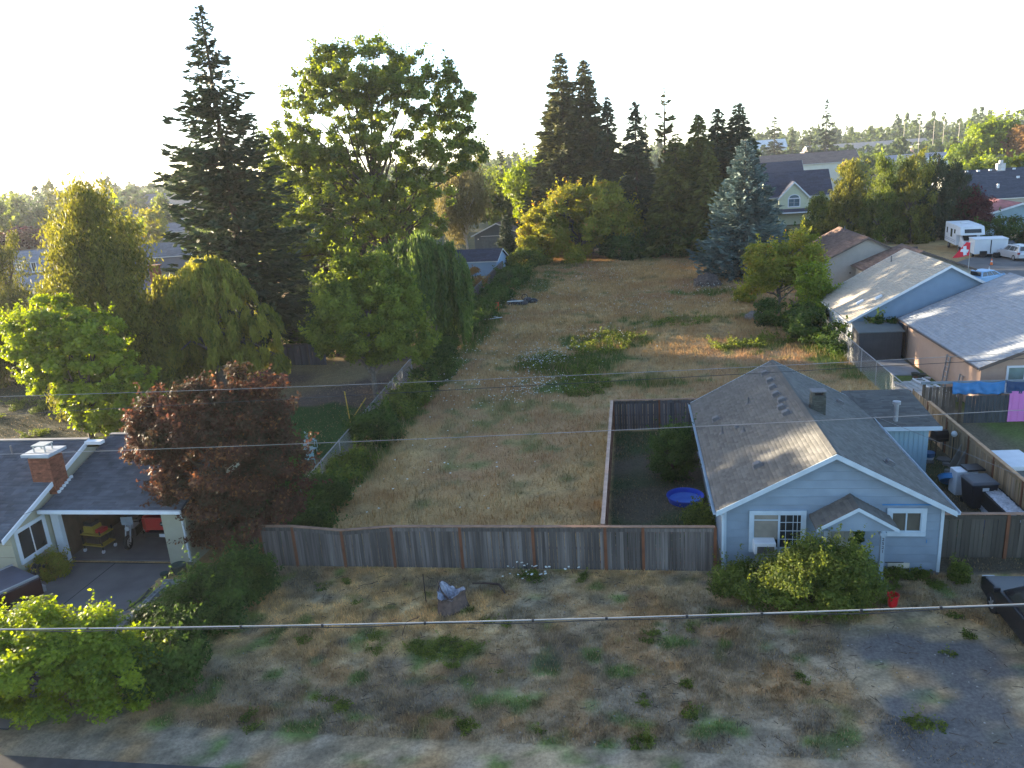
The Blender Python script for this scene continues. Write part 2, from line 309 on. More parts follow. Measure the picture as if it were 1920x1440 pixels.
def window(root, c, w, h, face='S', frame=WHITE, pane=PANE, trim=.1, vm=1, hm=0, d=.05, curtain=None, name='window'):
    (ax, ay), (nx, ny) = FACES[face]; cx, cy, cz = c
    def P(a, z, n): return (cx+ax*a+nx*n, cy+ay*a+ny*n, cz+z)
    def bx(b, a0, a1, z0, z1, n0, n1):
        b.hexa([P(a0, z0, n0), P(a1, z0, n0), P(a1, z0, n1), P(a0, z0, n1), P(a0, z1, n0), P(a1, z1, n0), P(a1, z1, n1), P(a0, z1, n1)])
    b = MB(); W_, H_ = w/2, h/2; t = trim
    bx(b, -W_-t, W_+t, H_, H_+t, .002, d); bx(b, -W_-t, W_+t, -H_-t, -H_, .002, d+.02); bx(b, -W_-t, -W_, -H_, H_, .002, d); bx(b, W_, W_+t, -H_, H_, .002, d)
    s = .035; bx(b, -W_, W_, H_-s, H_, .002, d-.015); bx(b, -W_, W_, -H_, -H_+s, .002, d-.015); bx(b, -W_, -W_+s, -H_+s, H_-s, .002, d-.015); bx(b, W_-s, W_, -H_+s, H_-s, .002, d-.015)
    for i in range(vm):
        a = -W_+w*(i+1)/(vm+1); bx(b, a-.022, a+.022, -H_+s, H_-s, .002, d-.02)
    for i in range(hm):
        z = -H_+h*(i+1)/(hm+1); bx(b, -W_+s, W_-s, z-.01, z+.01, .002, d-.025)
    fo = b.build(name, frame, root)
    p = MB(); bx(p, -W_+s*.5, W_-s*.5, -H_+s*.5, H_-s*.5, .004, .012); p.build('pane', pane, fo)
    return fo
def siding(root, u0, u1, v, zw, zr, um, step, m, z0=.15):
    z = z0
    while z < zr-.15:
        z1 = min(z+step-.012, zr-.13)
        def lim(q): 
            if q <= zw-.1: return u0, u1
            k = (q-(zw-.1))/(zr-.11-(zw-.1)); return u0+(um-u0)*k, u1+(um-u1)*k
        a0, a1 = lim(z); b0, b1 = lim(z1); 
        if b1-b0 < .05: break
        b = MB(); b.hexa([(a0, v-.028, z), (a1, v-.028, z), (a1, v-.002, z), (a0, v-.002, z), (b0, v-.012, z1), (b1, v-.012, z1), (b1, v-.002, z1), (b0, v-.002, z1)])
        b.build('siding_board', m, root); z += step
def board_fence(name, p0, p1, h, label, bm, pm, cm, pitch=.142, posts=None, side=-1, lean=.012, hf=None, seed=1, cap=True, postw=.1, rail_side=1, nb_max=300):
    """side: which side of the line the boards stand on"""
    R = random.Random(seed); p0, p1 = Vector((*p0, 0)), Vector((*p1, 0)); L = (p1-p0).length; d = (p1-p0)/L; n = Vector((-d.y, d.x, 0)); rz = math.atan2(d.y, d.x)
    root = empty(name, p0, rz, label, 'fence'); hf = hf or (lambda s: h)
    meshes = []
    for i in range(5):
        b = MB(); w = pitch-.006-R.random()*.006; k = .012; b.box(0, w, 0, .02, 0, 1)
        meshes.append(b.mesh('board', bm))
    N = int(L/pitch)
    for i in range(N):
        s = i*pitch; o = link('board', R.choice(meshes), root); o.location = (s, side*.03+R.uniform(-.004, .004), .02); o.scale = (1, 1, hf(s)-.05-R.random()*.025); o.rotation_euler = (R.uniform(-lean, lean), R.uniform(-lean, lean)*.6, 0)
    posts = posts or [i*2.44 for i in range(int(L/2.44)+1)]
    pmh = MB().box(-postw/2, postw/2, -postw/2, postw/2, 0, 1).mesh('post', pm)
    for s in posts:
        o = link('post', pmh, root); o.location = (s, side*.03+side*(.055 if rail_side < 0 else 0)+.0, 0); o.scale = (1, 1.15, hf(s)-.01)
    for a, b_ in zip(posts[:-1], posts[1:]):
        for zz in (.3, h*.5, h-.2):
            r = MB(); y = -side*.02; r.bar((a+.05, y-.0, zz), (b_-.05, y, zz), .04, .085); r.build('rail', pm, root)
        if cap:
            c = MB(); c.bar((a, side*.02, hf(a)+.012), (b_-.006, side*.02, hf(b_)+.012), .15, .035); c.build('cap_board', cm, root)
            c = MB(); c.bar((a+.05, side*.062, hf(a)-.11), (b_-.05, side*.062, hf(b_)-.11), .016, .13); c.build('trim_board', bm, root)
    return root
def chainlink(name, pts, h, label, step=.11, post_every=2.8):
    root = empty(name, (*pts[0], 0), 0, label, 'fence'); o0 = Vector((*pts[0], 0)); P = [Vector((*p, 0))-o0 for p in pts]
    V, F = [], []; k = 0
    for a, b in zip(P[:-1], P[1:]):
        L = (b-a).length; d = (b-a)/L; n = Vector((-d.y, d.x, 0)); m = int(L/post_every)
        for i in range(m+1):
            c = MB(); q = a+d*(L*i/max(1, m)); c.cyl(q, .03, h+.04, 8); c.build('post', STEEL, root)
        c = MB(); c.bar(a+Vector((0, 0, h)), b+Vector((0, 0, h)), .04); c.build('top_rail', STEEL, root)
        r = .0028; s = -h
        while s < L:
            for sg in (1, -1):
                s0, s1 = (s, s+h) if sg > 0 else (s+h, s); z0, z1 = 0.03, h
                t0, t1 = 0., 1.
                for lo, hi in ((0, L),):
                    ds = s1-s0
                    ta, tb = sorted(((lo-s0)/ds, (hi-s0)/ds)); t0, t1 = max(t0, ta), min(t1, tb)
                if t1-t0 < .02: continue
                p, q = a+d*(s0+(s1-s0)*t0)+Vector((0, 0, z0+(z1-z0)*t0)), a+d*(s0+(s1-s0)*t1)+Vector((0, 0, z0+(z1-z0)*t1)); w = d*sg*r*1.2+Vector((0, 0, -r)); e = n*r
                V += [p-w, p+w, p+e*1.5, q-w, q+w, q+e*1.5]; F += [(k, k+1, k+4, k+3), (k+1, k+2, k+5, k+4), (k+2, k, k+3, k+5)]; k += 6
            s += step
    o = npmesh('wire_mesh', np.array([tuple(v) for v in V]), np.array(F), STEEL, parent=root); o['kind'] = 'stuff'
    return root
# ---------------------------------------------------------------- ground
def blob(x, y, cx, cy, rx, ry, a=0):
    c, s = math.cos(a), math.sin(a); u = ((x-cx)*c+(y-cy)*s)/rx; v = (-(x-cx)*s+(y-cy)*c)/ry; return np.clip(1.4-np.sqrt(u*u+v*v), 0, 1)
STRAW, TAN, PINK, GREEN, DGREEN, DIRT, GRAVEL, GREY = [np.array(c) for c in ((.37, .275, .145), (.27, .18, .092), (.29, .18, .12), (.10, .135, .04), (.04, .08, .02), (.13, .095, .065), (.155, .145, .135), (.20, .18, .14))]
def in_lot(x, y): return ((x > -15.1) & (x < 14.2) & (y > 25.4)) | ((y > 66) & (x > -17) & (x < 19))
def greenness(x, y):
    g = np.maximum.reduce([blob(x, y, -3.8, 53, 2.8, 6.5, -.3), blob(x, y, -2.2, 61.5, 4, 3.6), blob(x, y, -6.8, 54.5, 2.4, 3.6), blob(x, y, 1, 49, 3, 1.3), blob(x, y, 13.5, 57, 1.6, 9), blob(x, y, 8.5, 58.5, 2.6, 2.2)*.8,
         blob(x, y, 3, 69, 10, 3)*.55, blob(x, y, -13.6, 66, 1.3, 14), blob(x, y, -13.9, 38, 1.2, 14), blob(x, y, 8, 82, 5, 2.6)*.7, blob(x, y, -13, 95, 5, 16)*.75, blob(x, y, -9, 109, 5, 5)*.6, blob(x, y, 2, 110, 14, 4)*.3])
    return g
def ground_col(x, y):
    n1, n2, n3, n4 = vnoise(x, y, 3.1, 1), vnoise(x, y, 1.1, 2), vnoise(x, y, 7.5, 3), vnoise(x, y, .5, 4); S = lambda v, a, b: np.clip((v-a)/(b-a), 0, 1)[..., None]
    c = TAN*1.1+(STRAW*1.08-TAN*1.1)*S(n1*.6+n2*.4, .25, .65); c = c+(PINK-c)*S(n3, .5, .75)*.45; c = c+(np.array([.14, .125, .09])-c)*S(n2*.5+n4*.5, .55, .8)*.6
    g = greenness(x, y); gg = S(g+(n2-.5)*.9+(n4-.5)*.4, .35, .75); c = c+((DGREEN*.5+GREEN*.5)-c)*gg
    c = c+(GREEN*1.3-c)*S(n3*.5+n2*.5+(n4-.5)*.3, .68, .88)*.45
    c = c*np.array([1.14, 1.05, .9])
    # front verge: thin straw over grey dirt, small green tufts
    fr = (y < 25.35)[..., None]; f = GREY*.8+(STRAW*.95-GREY*.8)*S(n1*.35+n2*.35+n4*.3, .35, .62)*.9; f = f+(GRAVEL*.8-f)*S(n3*.4+n2*.3+n4*.3-(y-21)*.06, .42, .62)*.65; f = f+(TAN*.8-f)*S(vnoise(x, y, .9, 31), .6, .8)*.6
    f = f+(DGREEN*1.3-f)*S(vnoise(x, y, .75, 33)*.6+n4*.4, .62, .76)*.8; f = f+(DGREEN-f)*S(blob(x, y, -6.2, 20.3, 1.5, .9)+n4*.3, .55, .9)*.8
    f = f*np.array([1.72, 1.54, 1.28])*(.68+.56*S(vnoise(x, y, .33, 41)*.6+vnoise(x, y, .16, 42)*.4, .3, .7)); c = np.where(fr, f, c)
    dr = S(np.maximum(blob(x, y, 8.4, 20.2, 2.6, 2.2), blob(x, y, 8.6, 17.3, 3.6, 2.6))+(n2-.5)*.9+(n4-.5)*.7, .35, .85)*fr; c = c+(np.array([.125, .118, .112])-c)*dr
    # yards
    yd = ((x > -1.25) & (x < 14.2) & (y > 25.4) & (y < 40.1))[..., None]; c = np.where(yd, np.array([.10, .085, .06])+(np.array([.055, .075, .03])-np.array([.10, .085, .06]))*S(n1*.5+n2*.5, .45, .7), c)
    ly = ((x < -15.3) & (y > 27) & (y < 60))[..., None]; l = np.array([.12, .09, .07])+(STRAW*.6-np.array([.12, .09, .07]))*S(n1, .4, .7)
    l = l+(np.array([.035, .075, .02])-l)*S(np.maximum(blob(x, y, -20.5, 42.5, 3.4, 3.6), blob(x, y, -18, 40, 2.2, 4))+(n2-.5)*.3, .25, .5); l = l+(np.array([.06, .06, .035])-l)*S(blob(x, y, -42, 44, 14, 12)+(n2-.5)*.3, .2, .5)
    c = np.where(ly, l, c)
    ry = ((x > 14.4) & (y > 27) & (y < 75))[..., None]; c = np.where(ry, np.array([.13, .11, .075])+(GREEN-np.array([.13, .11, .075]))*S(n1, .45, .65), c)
    return c*(.86+.28*vnoise(x, y, .23, 9)[..., None])
def ground_mat(name, use_attr=True, c1=None, c2=None, sc_=.6):
    m = bpy.data.materials.new(name); m.use_nodes = True; n, l = m.node_tree.nodes, m.node_tree.links; b = n['Principled BSDF']; b.inputs['Roughness'].default_value = .95; b.inputs['Specular IOR Level'].default_value = .1
    tc = n.new('ShaderNodeTexCoord'); nz = n.new('ShaderNodeTexNoise'); nz.inputs['Scale'].default_value = 9 if use_attr else sc_; nz.inputs['Detail'].default_value = 8; nz.inputs['Roughness'].default_value = .7; l.new(tc.outputs['Object'], nz.inputs['Vector'])
    mr = n.new('ShaderNodeMapRange'); mr.inputs[1].default_value = .3; mr.inputs[2].default_value = .7; l.new(nz.outputs[0], mr.inputs[0])
    if use_attr:
        at = n.new('ShaderNodeAttribute'); at.attribute_name = 'c'; mr.inputs[3].default_value = .62; mr.inputs[4].default_value = 1.35
        h = n.new('ShaderNodeHueSaturation'); l.new(at.outputs['Color'], h.inputs['Color']); l.new(mr.outputs[0], h.inputs['Value']); l.new(h.outputs[0], b.inputs['Base Color'])
    else:
        mx = n.new('ShaderNodeMix'); mx.data_type = 'RGBA'; mx.inputs['A'].default_value = (*c1, 1); mx.inputs['B'].default_value = (*c2, 1); l.new(mr.outputs[0], mx.inputs[0]); l.new(mx.outputs['Result'], b.inputs['Base Color'])
    bp = n.new('ShaderNodeBump'); bp.inputs['Strength'].default_value = .5; bp.inputs['Distance'].default_value = .03; l.new(nz.outputs[0], bp.inputs['Height']); l.new(bp.outputs[0], b.inputs['Normal'])
    return m
g = MB(); g.face([(-1500, -400, -.06), (1500, -400, -.06), (1500, 1500, -.06), (-1500, 1500, -.06)])
tag(g.build('ground', ground_mat('far_ground', False, (.05, .065, .025), (.13, .11, .06), .15)), kind='structure')
xs = np.arange(-62, 56.1, .3); ys = np.concatenate([np.arange(10.5, 30, .2), np.arange(30, 135, .4)]); X, Y = np.meshgrid(xs, ys); nx, ny = len(xs), len(ys)
Z = (vnoise(X, Y, 2.2, 11)-.5)*.06+(vnoise(X, Y, .6, 12)-.5)*.03
i, j = np.meshgrid(np.arange(ny-1), np.arange(nx-1), indexing='ij'); a = i*nx+j
F = np.stack([a, a+1, a+nx+1, a+nx], -1).reshape(-1, 4)
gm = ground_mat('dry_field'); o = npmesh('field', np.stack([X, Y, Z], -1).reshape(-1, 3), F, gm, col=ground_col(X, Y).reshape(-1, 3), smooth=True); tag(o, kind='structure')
r = MB(); r.face([(-60, 8, .045), (60, 8, .045), (60, 15.0, .045), (-60, 15.0, .045)]); tag(r.build('road', mat('asphalt', (.05, .05, .052), .9, .2, 3, bump=.3)), kind='structure')
# side street on the right with parked vehicles
r = MB(); r.face([(33, 62, .05), (60, 70, .05), (60, 112, .05), (41, 100, .05), (34, 92, .05), (31, 80, .05)]); tag(r.build('side_street', mat('worn_asphalt', (.11, .11, .11), .9, .25, .5)), kind='structure')
# grass blades
def grass(name, n, x0, x1, y0, y1, cond, hmin, hmax, wid, label, seed, tint=1., hgreen=1.5):
    R = np.random.RandomState(seed); x, y = R.uniform(x0, x1, n), R.uniform(y0, y1, n); k = cond(x, y) & (vnoise(x, y, .8, 21)*.5+vnoise(x, y, .3, 22)*.5+R.rand(n)*.35 > .48); x, y = x[k], y[k]; n = len(x)
    c = ground_col(x, y)*R.uniform(.75, 1.35, n)[:, None]*tint; st = R.rand(n) < .15; c[st] = STRAW*R.uniform(.7, 1.15, (st.sum(), 1)); g = greenness(x, y)
    h = R.uniform(hmin, hmax, n)*(1+hgreen*np.clip(g-.3, 0, 1))*(.5+vnoise(x, y, 1.4, 23)); w = wid*R.uniform(.6, 1.5, n)*(1+np.maximum(0, y-35)*.012); a = R.rand(n)*6.28
    B = np.stack([x, y, np.full(n, .0)], 1); d = np.stack([np.cos(a), np.sin(a), 0*a], 1)*w[:, None]/2; tip = B+np.stack([R.randn(n)*.3*h, R.randn(n)*.3*h, h], 1)
    V = np.stack([B-d, B+d, tip], 1).reshape(-1, 3); o = npmesh(name, V, np.arange(3*n).reshape(n, 3), gmat, col=c); tag(o, label, kind='stuff'); return o
gmat = leafmat('dry_grass_blades', (.2, .15, .08), (.3, .25, .12), trans=.25, rough=.8, spec=.1)
for nd in gmat.node_tree.nodes:
    if nd.type == 'ATTRIBUTE': nd.attribute_name = 'c'; A_ = nd
nt2 = gmat.node_tree; nt2.links.new(A_.outputs['Color'], nt2.nodes['Principled BSDF'].inputs['Base Color'])
for nd in nt2.nodes:
    if nd.type == 'HUE_SAT': nt2.links.new(A_.outputs['Color'], nd.inputs['Color']); nd.inputs['Value'].default_value = 1.2
lotc = lambda x, y: in_lot(x, y) & ~((x > -1.3) & (y < 40.3)) & (x < 14.1+np.maximum(0, y-66)*.15)
grass('meadow_grass', 330000, -17, 20, 25.6, 118, lotc, .1, .34, .028, 'tall dry straw and green grass over the vacant lot', 5)
grass('verge_grass', 200000, -14.5, 13, 16.4, 25.2, lambda x, y: (np.hypot((x-8.4)/3.2, (y-20)/3.5) > .85) & (x > -13.6-(25.3-y)*.1), .03, .13, .03, 'short dry grass on the verge before the fence', 6, tint=1.0, hgreen=0)
grass('yard_grass', 60000, -1.2, 14.1, 25.5, 40, lambda x, y: (x < 2.5) | (x > 10.4), .03, .12, .025, 'thin trampled grass in the fenced yards', 7, hgreen=0)
grass('left_lawn_grass', 110000, -50, -15.6, 28, 57, lambda x, y: (x > -16) | (y > 33) | (x > -17), .02, .1, .03, 'lawn and dry grass in the left back yard', 8, hgreen=0)
# white wild carrot flowers
R = np.random.RandomState(12); cl = [(-6.6, 55, 1.8, 3, 260), (-6.5, 48, 2, 2.6, 170), (-9, 46, 3, 4, 90), (-11, 60, 2.5, 8, 120), (-12, 82, 4, 9, 220), (-6, 92, 7, 10, 380), (2, 75, 8, 6, 300), (8, 83, 5, 3, 160), (-4, 62, 4, 5, 120), (-3.7, 24.6, .9, .5, 30), (-9, 34, 5, 7, 50), (0, 100, 12, 8, 260), (-12, 50, 1.5, 6, 60)]
x = np.concatenate([R.normal(c[0], c[2]*.6, c[4]) for c in cl]); y = np.concatenate([R.normal(c[1], c[3]*.6, c[4]) for c in cl]); k = (lotc(x, y) | ((y < 25.2) & (y > 24))); x, y = x[k], y[k]; n = len(x)
r = R.uniform(.025, .06, n); h = np.where(y < 25.3, R.uniform(.2, .5, n), R.uniform(.4, .85, n)); t = np.arange(6)*math.pi/3
V = np.zeros((n, 9, 3)); V[:, :6, 0] = x[:, None]+r[:, None]*np.cos(t); V[:, :6, 1] = y[:, None]+r[:, None]*np.sin(t); V[:, :6, 2] = h[:, None]+R.uniform(-.02, .02, (n, 6))
V[:, 6] = np.stack([x-.006, y, 0*x], 1); V[:, 7] = np.stack([x+.006, y, 0*x], 1); V[:, 8] = np.stack([x, y, h], 1); i = np.arange(n)*9
F = np.vstack([np.stack([i, i+1, i+2, i+3], 1), np.stack([i, i+3, i+4, i+5], 1), np.stack([i+6, i+7, i+8, i+6], 1)[:0]])
tag(npmesh('wild_flowers', V.reshape(-1, 3), F, mat('flower_white', (.6, .62, .56), .9, .1)), 'scattered white wild carrot flower heads in the dry grass', kind='stuff')
V2 = V[:, 6:9].reshape(-1, 3); tag(npmesh('flower_stalks', V2, np.arange(3*n).reshape(n, 3), mat('stalk_green', (.09, .12, .05), .9, .2)), 'thin green stalks under the white flower heads', kind='stuff')
# ---------------------------------------------------------------- blue-grey cottage
BLUE = mat('blue_grey_siding', (.20, .26, .32), .75, .13, 1.3, rvar=.04, bump=.15); TRIMB = mat('pale_trim', (.42, .50, .56), .6, .08, 3)
SHG = mat('grey_shingle', (.088, .088, .086), .92, .25, 1.2, attr=.2, col2=(.112, .112, .11), bump=.2)
DOORW = mat('cream_door', (.42, .42, .36), .6, .06, 2)
BR = mat('red_brown_brick', (.20, .07, .04), .9, .3, 5, rvar=.25, bump=.3); MORT = mat('mortar', (.25, .23, .2), .95, .1)
h = empty('blue_cottage', (2.9, 25.3, 0), 0, 'blue-grey gabled cottage with shingle roof and small gabled porch beside the wooden fence', 'house')
rf = gable(h, 0, 7.1, 0, 11.6, 2.62, 4.53, oh=.3, og=.3, wallm=BLUE, roofm=SHG, trim=TRIMB, course=.14, tab=.24)
siding(h, 0, 7.1, 0, 2.62, 4.53, 3.55, .305, BLUE)
b = MB(); b.box(-.02, .08, -.05, .005, .1, 2.5); b.build('corner_board', TRIMB, h); b = MB(); b.box(7.02, 7.12, -.05, .005, .1, 2.5); b.build('corner_board', TRIMB, h)
b = MB(); b.box(-.01, 7.11, -.02, 11.6, -.1, .13); b.build('foundation', CONC, h)
# windows: big one with boarded left sash and gridded right sash
wf = window(h, (1.78, -.03, 1.62), 1.62, 1.30, 'S', TRIMB, PANE, trim=.13, vm=0, d=.07, name='front_window')
b = MB(); b.box(1.80, 1.87, -.085, -.03, .99, 2.25); b.build('mullion', TRIMB, wf)
bl = mat('beige_blind', (.23, .21, .17), .8, .1, 4)
b = MB(); b.box(1.01, 1.79, -.055, -.045, 1.3, 2.23); b.build('blind', bl, wf)
b = MB(); b.box(1.0, 1.8, -.068, -.056, 2.02, 2.06); b.build('sash_bar', TRIMB, wf)
b = MB()
for i in range(1, 4): b.box(1.88, 2.56, -.062, -.0455, .98+i*.32, 1.0+i*.32)
for x in (2.05, 2.29, 2.43): b.box(x, x+.018, -.060, -.0445, 1.0, 2.25)
b.build('window_grid', TRIMB, wf)
ac = empty('window_air_conditioner', (4.22, 25.1, .95), 0, 'white window air conditioner under the left front window of the cottage', 'air conditioner')
MB().box(-.36, .36, -.3, .17, 0, .42).build('casing', WHITE, ac, bevel=.02); b = MB(); b.box(-.26, .3, -.32, -.302, .04, .3); b.build('grille', DARK, ac)
b = MB(); [b.box(-.25, .29, -.33, -.321, .06+i*.035, .07+i*.035) for i in range(7)]; b.build('louvre', STEEL, ac)
window(h, (5.93, -.03, 1.99), .95, .72, 'S', TRIMB, glassmat('curtained_glass', (.09, .085, .07)), trim=.15, vm=1, d=.07)
b = MB(); b.box(5.15, 6.85, -.045, -.032, 2.585, 2.63); b.build('blue_tape_strip', mat('blue_tape', (.04, .19, .42), .6), h)
b = MB(); b.box(6.62, 6.645, -.05, -.035, 1.2, 1.32); b.build('blue_mark', MATS['blue_tape'], h)
b = MB(); b.box(5.45, 6.15, -.055, -.032, .24, .44); b.build('crawl_vent', mat('cream_paint', (.5, .47, .38), .7), h)
b = MB(); b.box(5.35, 5.95, -.07, -.056, .45, .475); b.build('vent_cover', DARK, h)
dr = MB().box(3.45, 4.35, -.04, -.032, .15, 2.1).build('front_door', DOORW, h)
b = MB(); [b.box(3.55+.42*i, 3.87+.42*i, -.048, -.041, .35+.85*j, 1.05+.85*j) for i in (0, 1) for j in (0, 1)]; b.build('door_panel', mat('glass_door', (.3, .32, .3), .3), dr)
MB().cyl((4.27, -.1, 1.05), .03, .06, 8, axis='y').build('door_handle', STEEL, dr)
b = MB(); b.box(3.33, 3.45, -.06, -.032, .15, 2.2); b.box(4.35, 4.47, -.06, -.032, .15, 2.2); b.build('door_frame', TRIMB, h)
# porch
po = gable(h, 2.95, 5.25, -1.0, -.02, 2.3, 2.98, oh=.12, og=.12, wallm=BLUE, roofm=SHG, trim=TRIMB, course=.13, tab=.28, walls=False, fascia=.1, gutter=False)
b = MB(); b.prism([(2.95, 2.14), (5.25, 2.14), (5.25, 2.2), (4.1, 2.86), (2.95, 2.2)], lambda a, c, t: (a, t, c), -1.06, -1.0); b.build('porch_gable', BLUE, h)
for s in (0, 1):
    b = MB(); b.box(2.97+s*2.2, 3.05+s*2.2, -1.0, -.02, 2.1, 2.2); b.build('porch_beam', TRIMB, h)
pp = MB().box(4.86, 4.99, -1.06, -.93, 0, 2.14).build('porch_post', mat('post_blue', (.26, .33, .39), .7, .08), h)
b = MB(); b.box(2.7, 5.2, -1.15, -.03, -.05, .14); b.build('porch_step', CONC, h)
b = MB(); b.box(4.82, 5.03, -1.085, -.905, 1.98, 2.1); b.build('post_capital', MATS['post_blue'], pp)
def text(s, size, m, parent, loc, rot, name='lettering', depth=.004):
    c = bpy.data.curves.new(name, 'FONT'); c.body = s; c.size = size; c.extrude = depth; c.align_x = 'CENTER'
    me_o = bpy.data.objects.new(name, c); COL.objects.link(me_o); dg = bpy.context.evaluated_depsgraph_get(); me = bpy.data.meshes.new_from_object(me_o.evaluated_get(dg)); bpy.data.objects.remove(me_o)
    me.materials.clear(); me.materials.append(m); o = link(name, me, parent, loc); o.rotation_euler = rot; return o
for i, ch in enumerate('2521'): text(ch, .15, BLACKM, pp, (4.925, -1.066, 1.80-i*.145), (math.pi/2, 0, 0), 'house_number')
# roof fittings
FE = mat('vent_grey', (.12, .12, .125), .6, .15, 4)
def on_roof(u, v): return (u, v, 2.62+(4.53-2.62)*(1-abs(u-3.55)/3.55)+.015)
def box_vent(u, v, name='roof_vent', par=h):
    s = 1 if u < 3.55 else -1; a = math.atan2(1.91, 3.55)*s; o = empty  # tilted with the slope
    b = MB(); b.box(-.19, .19, -.17, .17, 0, .015); b.prism([(-.13, .015), (.13, .015), (.155, .09), (.10, .14), (-.10, .15), (-.15, .10)], lambda p, q, t: (p, t, q), -.125, .125)
    x = b.build(name, FE, rf, on_roof(u, v)); x.rotation_euler = (0, -a, 0); return x
for u, v in ((3.0, 10.55), (3.03, 9.3), (2.98, 8.35), (2.95, 7.35), (3.02, 6.4), (2.88, 5.7), (2.92, 4.9), (.55, 8.0), (1.35, 1.6), (5.9, 1.9), (5.95, 9.0)): box_vent(u, v)
def pipe_vent(u, v, hh): 
    x = MB().cyl((0, 0, -.1), .035, hh+.1, 8).lathe((0, 0, -.03), [(.13, -.03), (.11, .03), (.04, .1)], 8).build('vent_pipe', FE, rf, on_roof(u, v))
pipe_vent(1.9, 8.0, .3); pipe_vent(.6, 6.2, .32); pipe_vent(1.35, 5.3, .18); x = MB().lathe((0, 0, 0), [(.11, 0), (.11, .05), (.06, .1), (.01, .11)], 10).build('vent_cap', FE, rf, on_roof(1.15, 6.0))
CHB = mat('sooty_brick', (.07, .075, .065), .95, .3, 6, rvar=.2, bump=.3)
ch = MB().box(-.24, .24, -.2, .2, 0, 1.15).build('chimney', mat('sooty_mortar', (.05, .052, .05), .95), h, (4.15, 5.2, 3.75))
def brick_shell(par, x0, x1, y0, y1, z0, z1, m, bw=.2, bh=.07, name='brick'):
    ms = {}
    def B(w, d):
        k = (round(w, 3), round(d, 3))
        if k not in ms: ms[k] = MB().box(0, w, 0, d, 0, bh-.01).mesh(name, m)
        return ms[k]
    t = .03; rows = int((z1-z0)/bh)
    for r_ in range(rows):
        z = z0+r_*bh
        for (a0, a1, ax) in ((x0-t, x1+t, 0), (y0, y1, 1)):
            n = max(1, round((a1-a0)/bw)); w = (a1-a0)/n
            if r_ % 2: cuts = [a0]+[a0+w*(i+.5) for i in range(n)]+[a1]
            else: cuts = [a0+w*i for i in range(n+1)]
            for p, q in zip(cuts[:-1], cuts[1:]):
                for side in (0, 1):
                    if ax == 0: link(name, B(q-p-.01, t-.002), par, (p+.005, y0-t if side == 0 else y1+.002, z))
                    else: link(name, B(t-.002, q-p-.01), par, (x0-t if side == 0 else x1+.002, p+.005, z))
brick_shell(ch, -.24, .24, -.2, .2, 0, 1.12, CHB, .21, .08)
for x in (-.2, .2): MB().box(x-.04, x+.04, -.2, .2, 1.15, 1.28).build('flue_rim', CHB, ch)
MB().box(-.28, .28, -.25, .25, 1.28, 1.32).build('chimney_cap', FE, ch)
b = MB(); b.face([(-.55, -.26, .15), (-.24, -.26, .35), (-.24, -.26, .02), (-.5, -.26, -.1)]); b.box(-.62, -.26, -.32, .2, -.02, .03); b.build('flashing', mat('lead_flashing', (.32, .33, .34), .5, .1), ch)
# rear wing with low roof
bx_ = MB().box(7.12, 9.6, 8.6, 12.2, 0, 2.3).build('rear_wing', mat('pale_blue_board', (.24, .36, .42), .7, .08, 1, stretch=(30, 30, .3)), h)
b = MB(); [b.box(7.2+i*.2, 7.215+i*.2, 8.585, 8.598, .1, 2.2) for i in range(12)]; b.build('batten', MATS['pale_blue_board'], bx_)
b = MB(); b.hexa([(6.9, 8.25, 2.28), (9.95, 8.25, 2.28), (9.95, 12.5, 2.62), (6.9, 12.5, 2.62), (6.9, 8.25, 2.36), (9.95, 8.25, 2.36), (9.95, 12.5, 2.75), (6.9, 12.5, 2.75)]); wr = b.build('wing_roof', SHG, h)
shingles(wr, (7.2, 8.25, 2.36), (9.95, 8.25, 2.36), (0, 4.25, .39), SHG, .15, .32, seed=9)
MB().box(6.95, 9.98, 8.19, 8.24, 2.2, 2.37).build('wing_fascia', TRIMB, h)
MB().cyl((8.3, 8.9, 2.3), .1, .95, 12).lathe((8.3, 8.9, 3.2), [(.17, 0), (.17, .12), (.02, .17)], 12).build('flue_pipe', STEEL, h)
b = MB(); b.bar((-.24, -.1, 2.45), (-.05, -.1, 2.2), .07); b.bar((-.05, -.1, 2.2), (-.05, -.1, .15), .07); b.build('downpipe', TRIMB, h)
# ---------------------------------------------------------------- fences round the lot
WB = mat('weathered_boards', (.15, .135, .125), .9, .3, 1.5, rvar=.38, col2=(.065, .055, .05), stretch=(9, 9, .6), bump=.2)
FP = mat('rust_brown_post', (.15, .06, .03), .85, .25, 3); FC = mat('orange_brown_cap', (.25, .15, .10), .8, .25, 3)
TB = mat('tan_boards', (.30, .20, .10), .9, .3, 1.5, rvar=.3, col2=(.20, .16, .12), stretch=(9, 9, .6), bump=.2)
x0 = -14.5; pf = [0, 1.37, 3.32, 5.3, 7.93, 10.64, 13.26, 14.6, 17.1]
hf = lambda s: 1.7+.05*s/17-.17*max(0, 1-abs(s-3.32)/2.0)
board_fence('street_fence', (x0, 25.3), (2.72, 25.3), 1.72, 'long weathered grey board fence with rust-brown posts across the front of the lot', WB, FP, FC, posts=pf, side=-1, hf=hf, seed=2)
board_fence('dog_yard_fence', (-1.3, 25.45), (-1.3, 40.2), 1.75, 'plank fence with pale cap running back from the street fence beside the dry lot', TB, FP, mat('pale_cap', (.42, .29, .22), .8, .2, 3), side=1, seed=3)
board_fence('yard_back_fence', (-1.25, 40.25), (4.6, 40.25), 1.72, 'short dark plank fence closing the back of the cottage side yard', mat('dark_boards', (.07, .05, .045), .9, .3, 1.5, rvar=.35, col2=(.11, .11, .12), stretch=(9, 9, .6)), FP, FC, side=-1, seed=4)
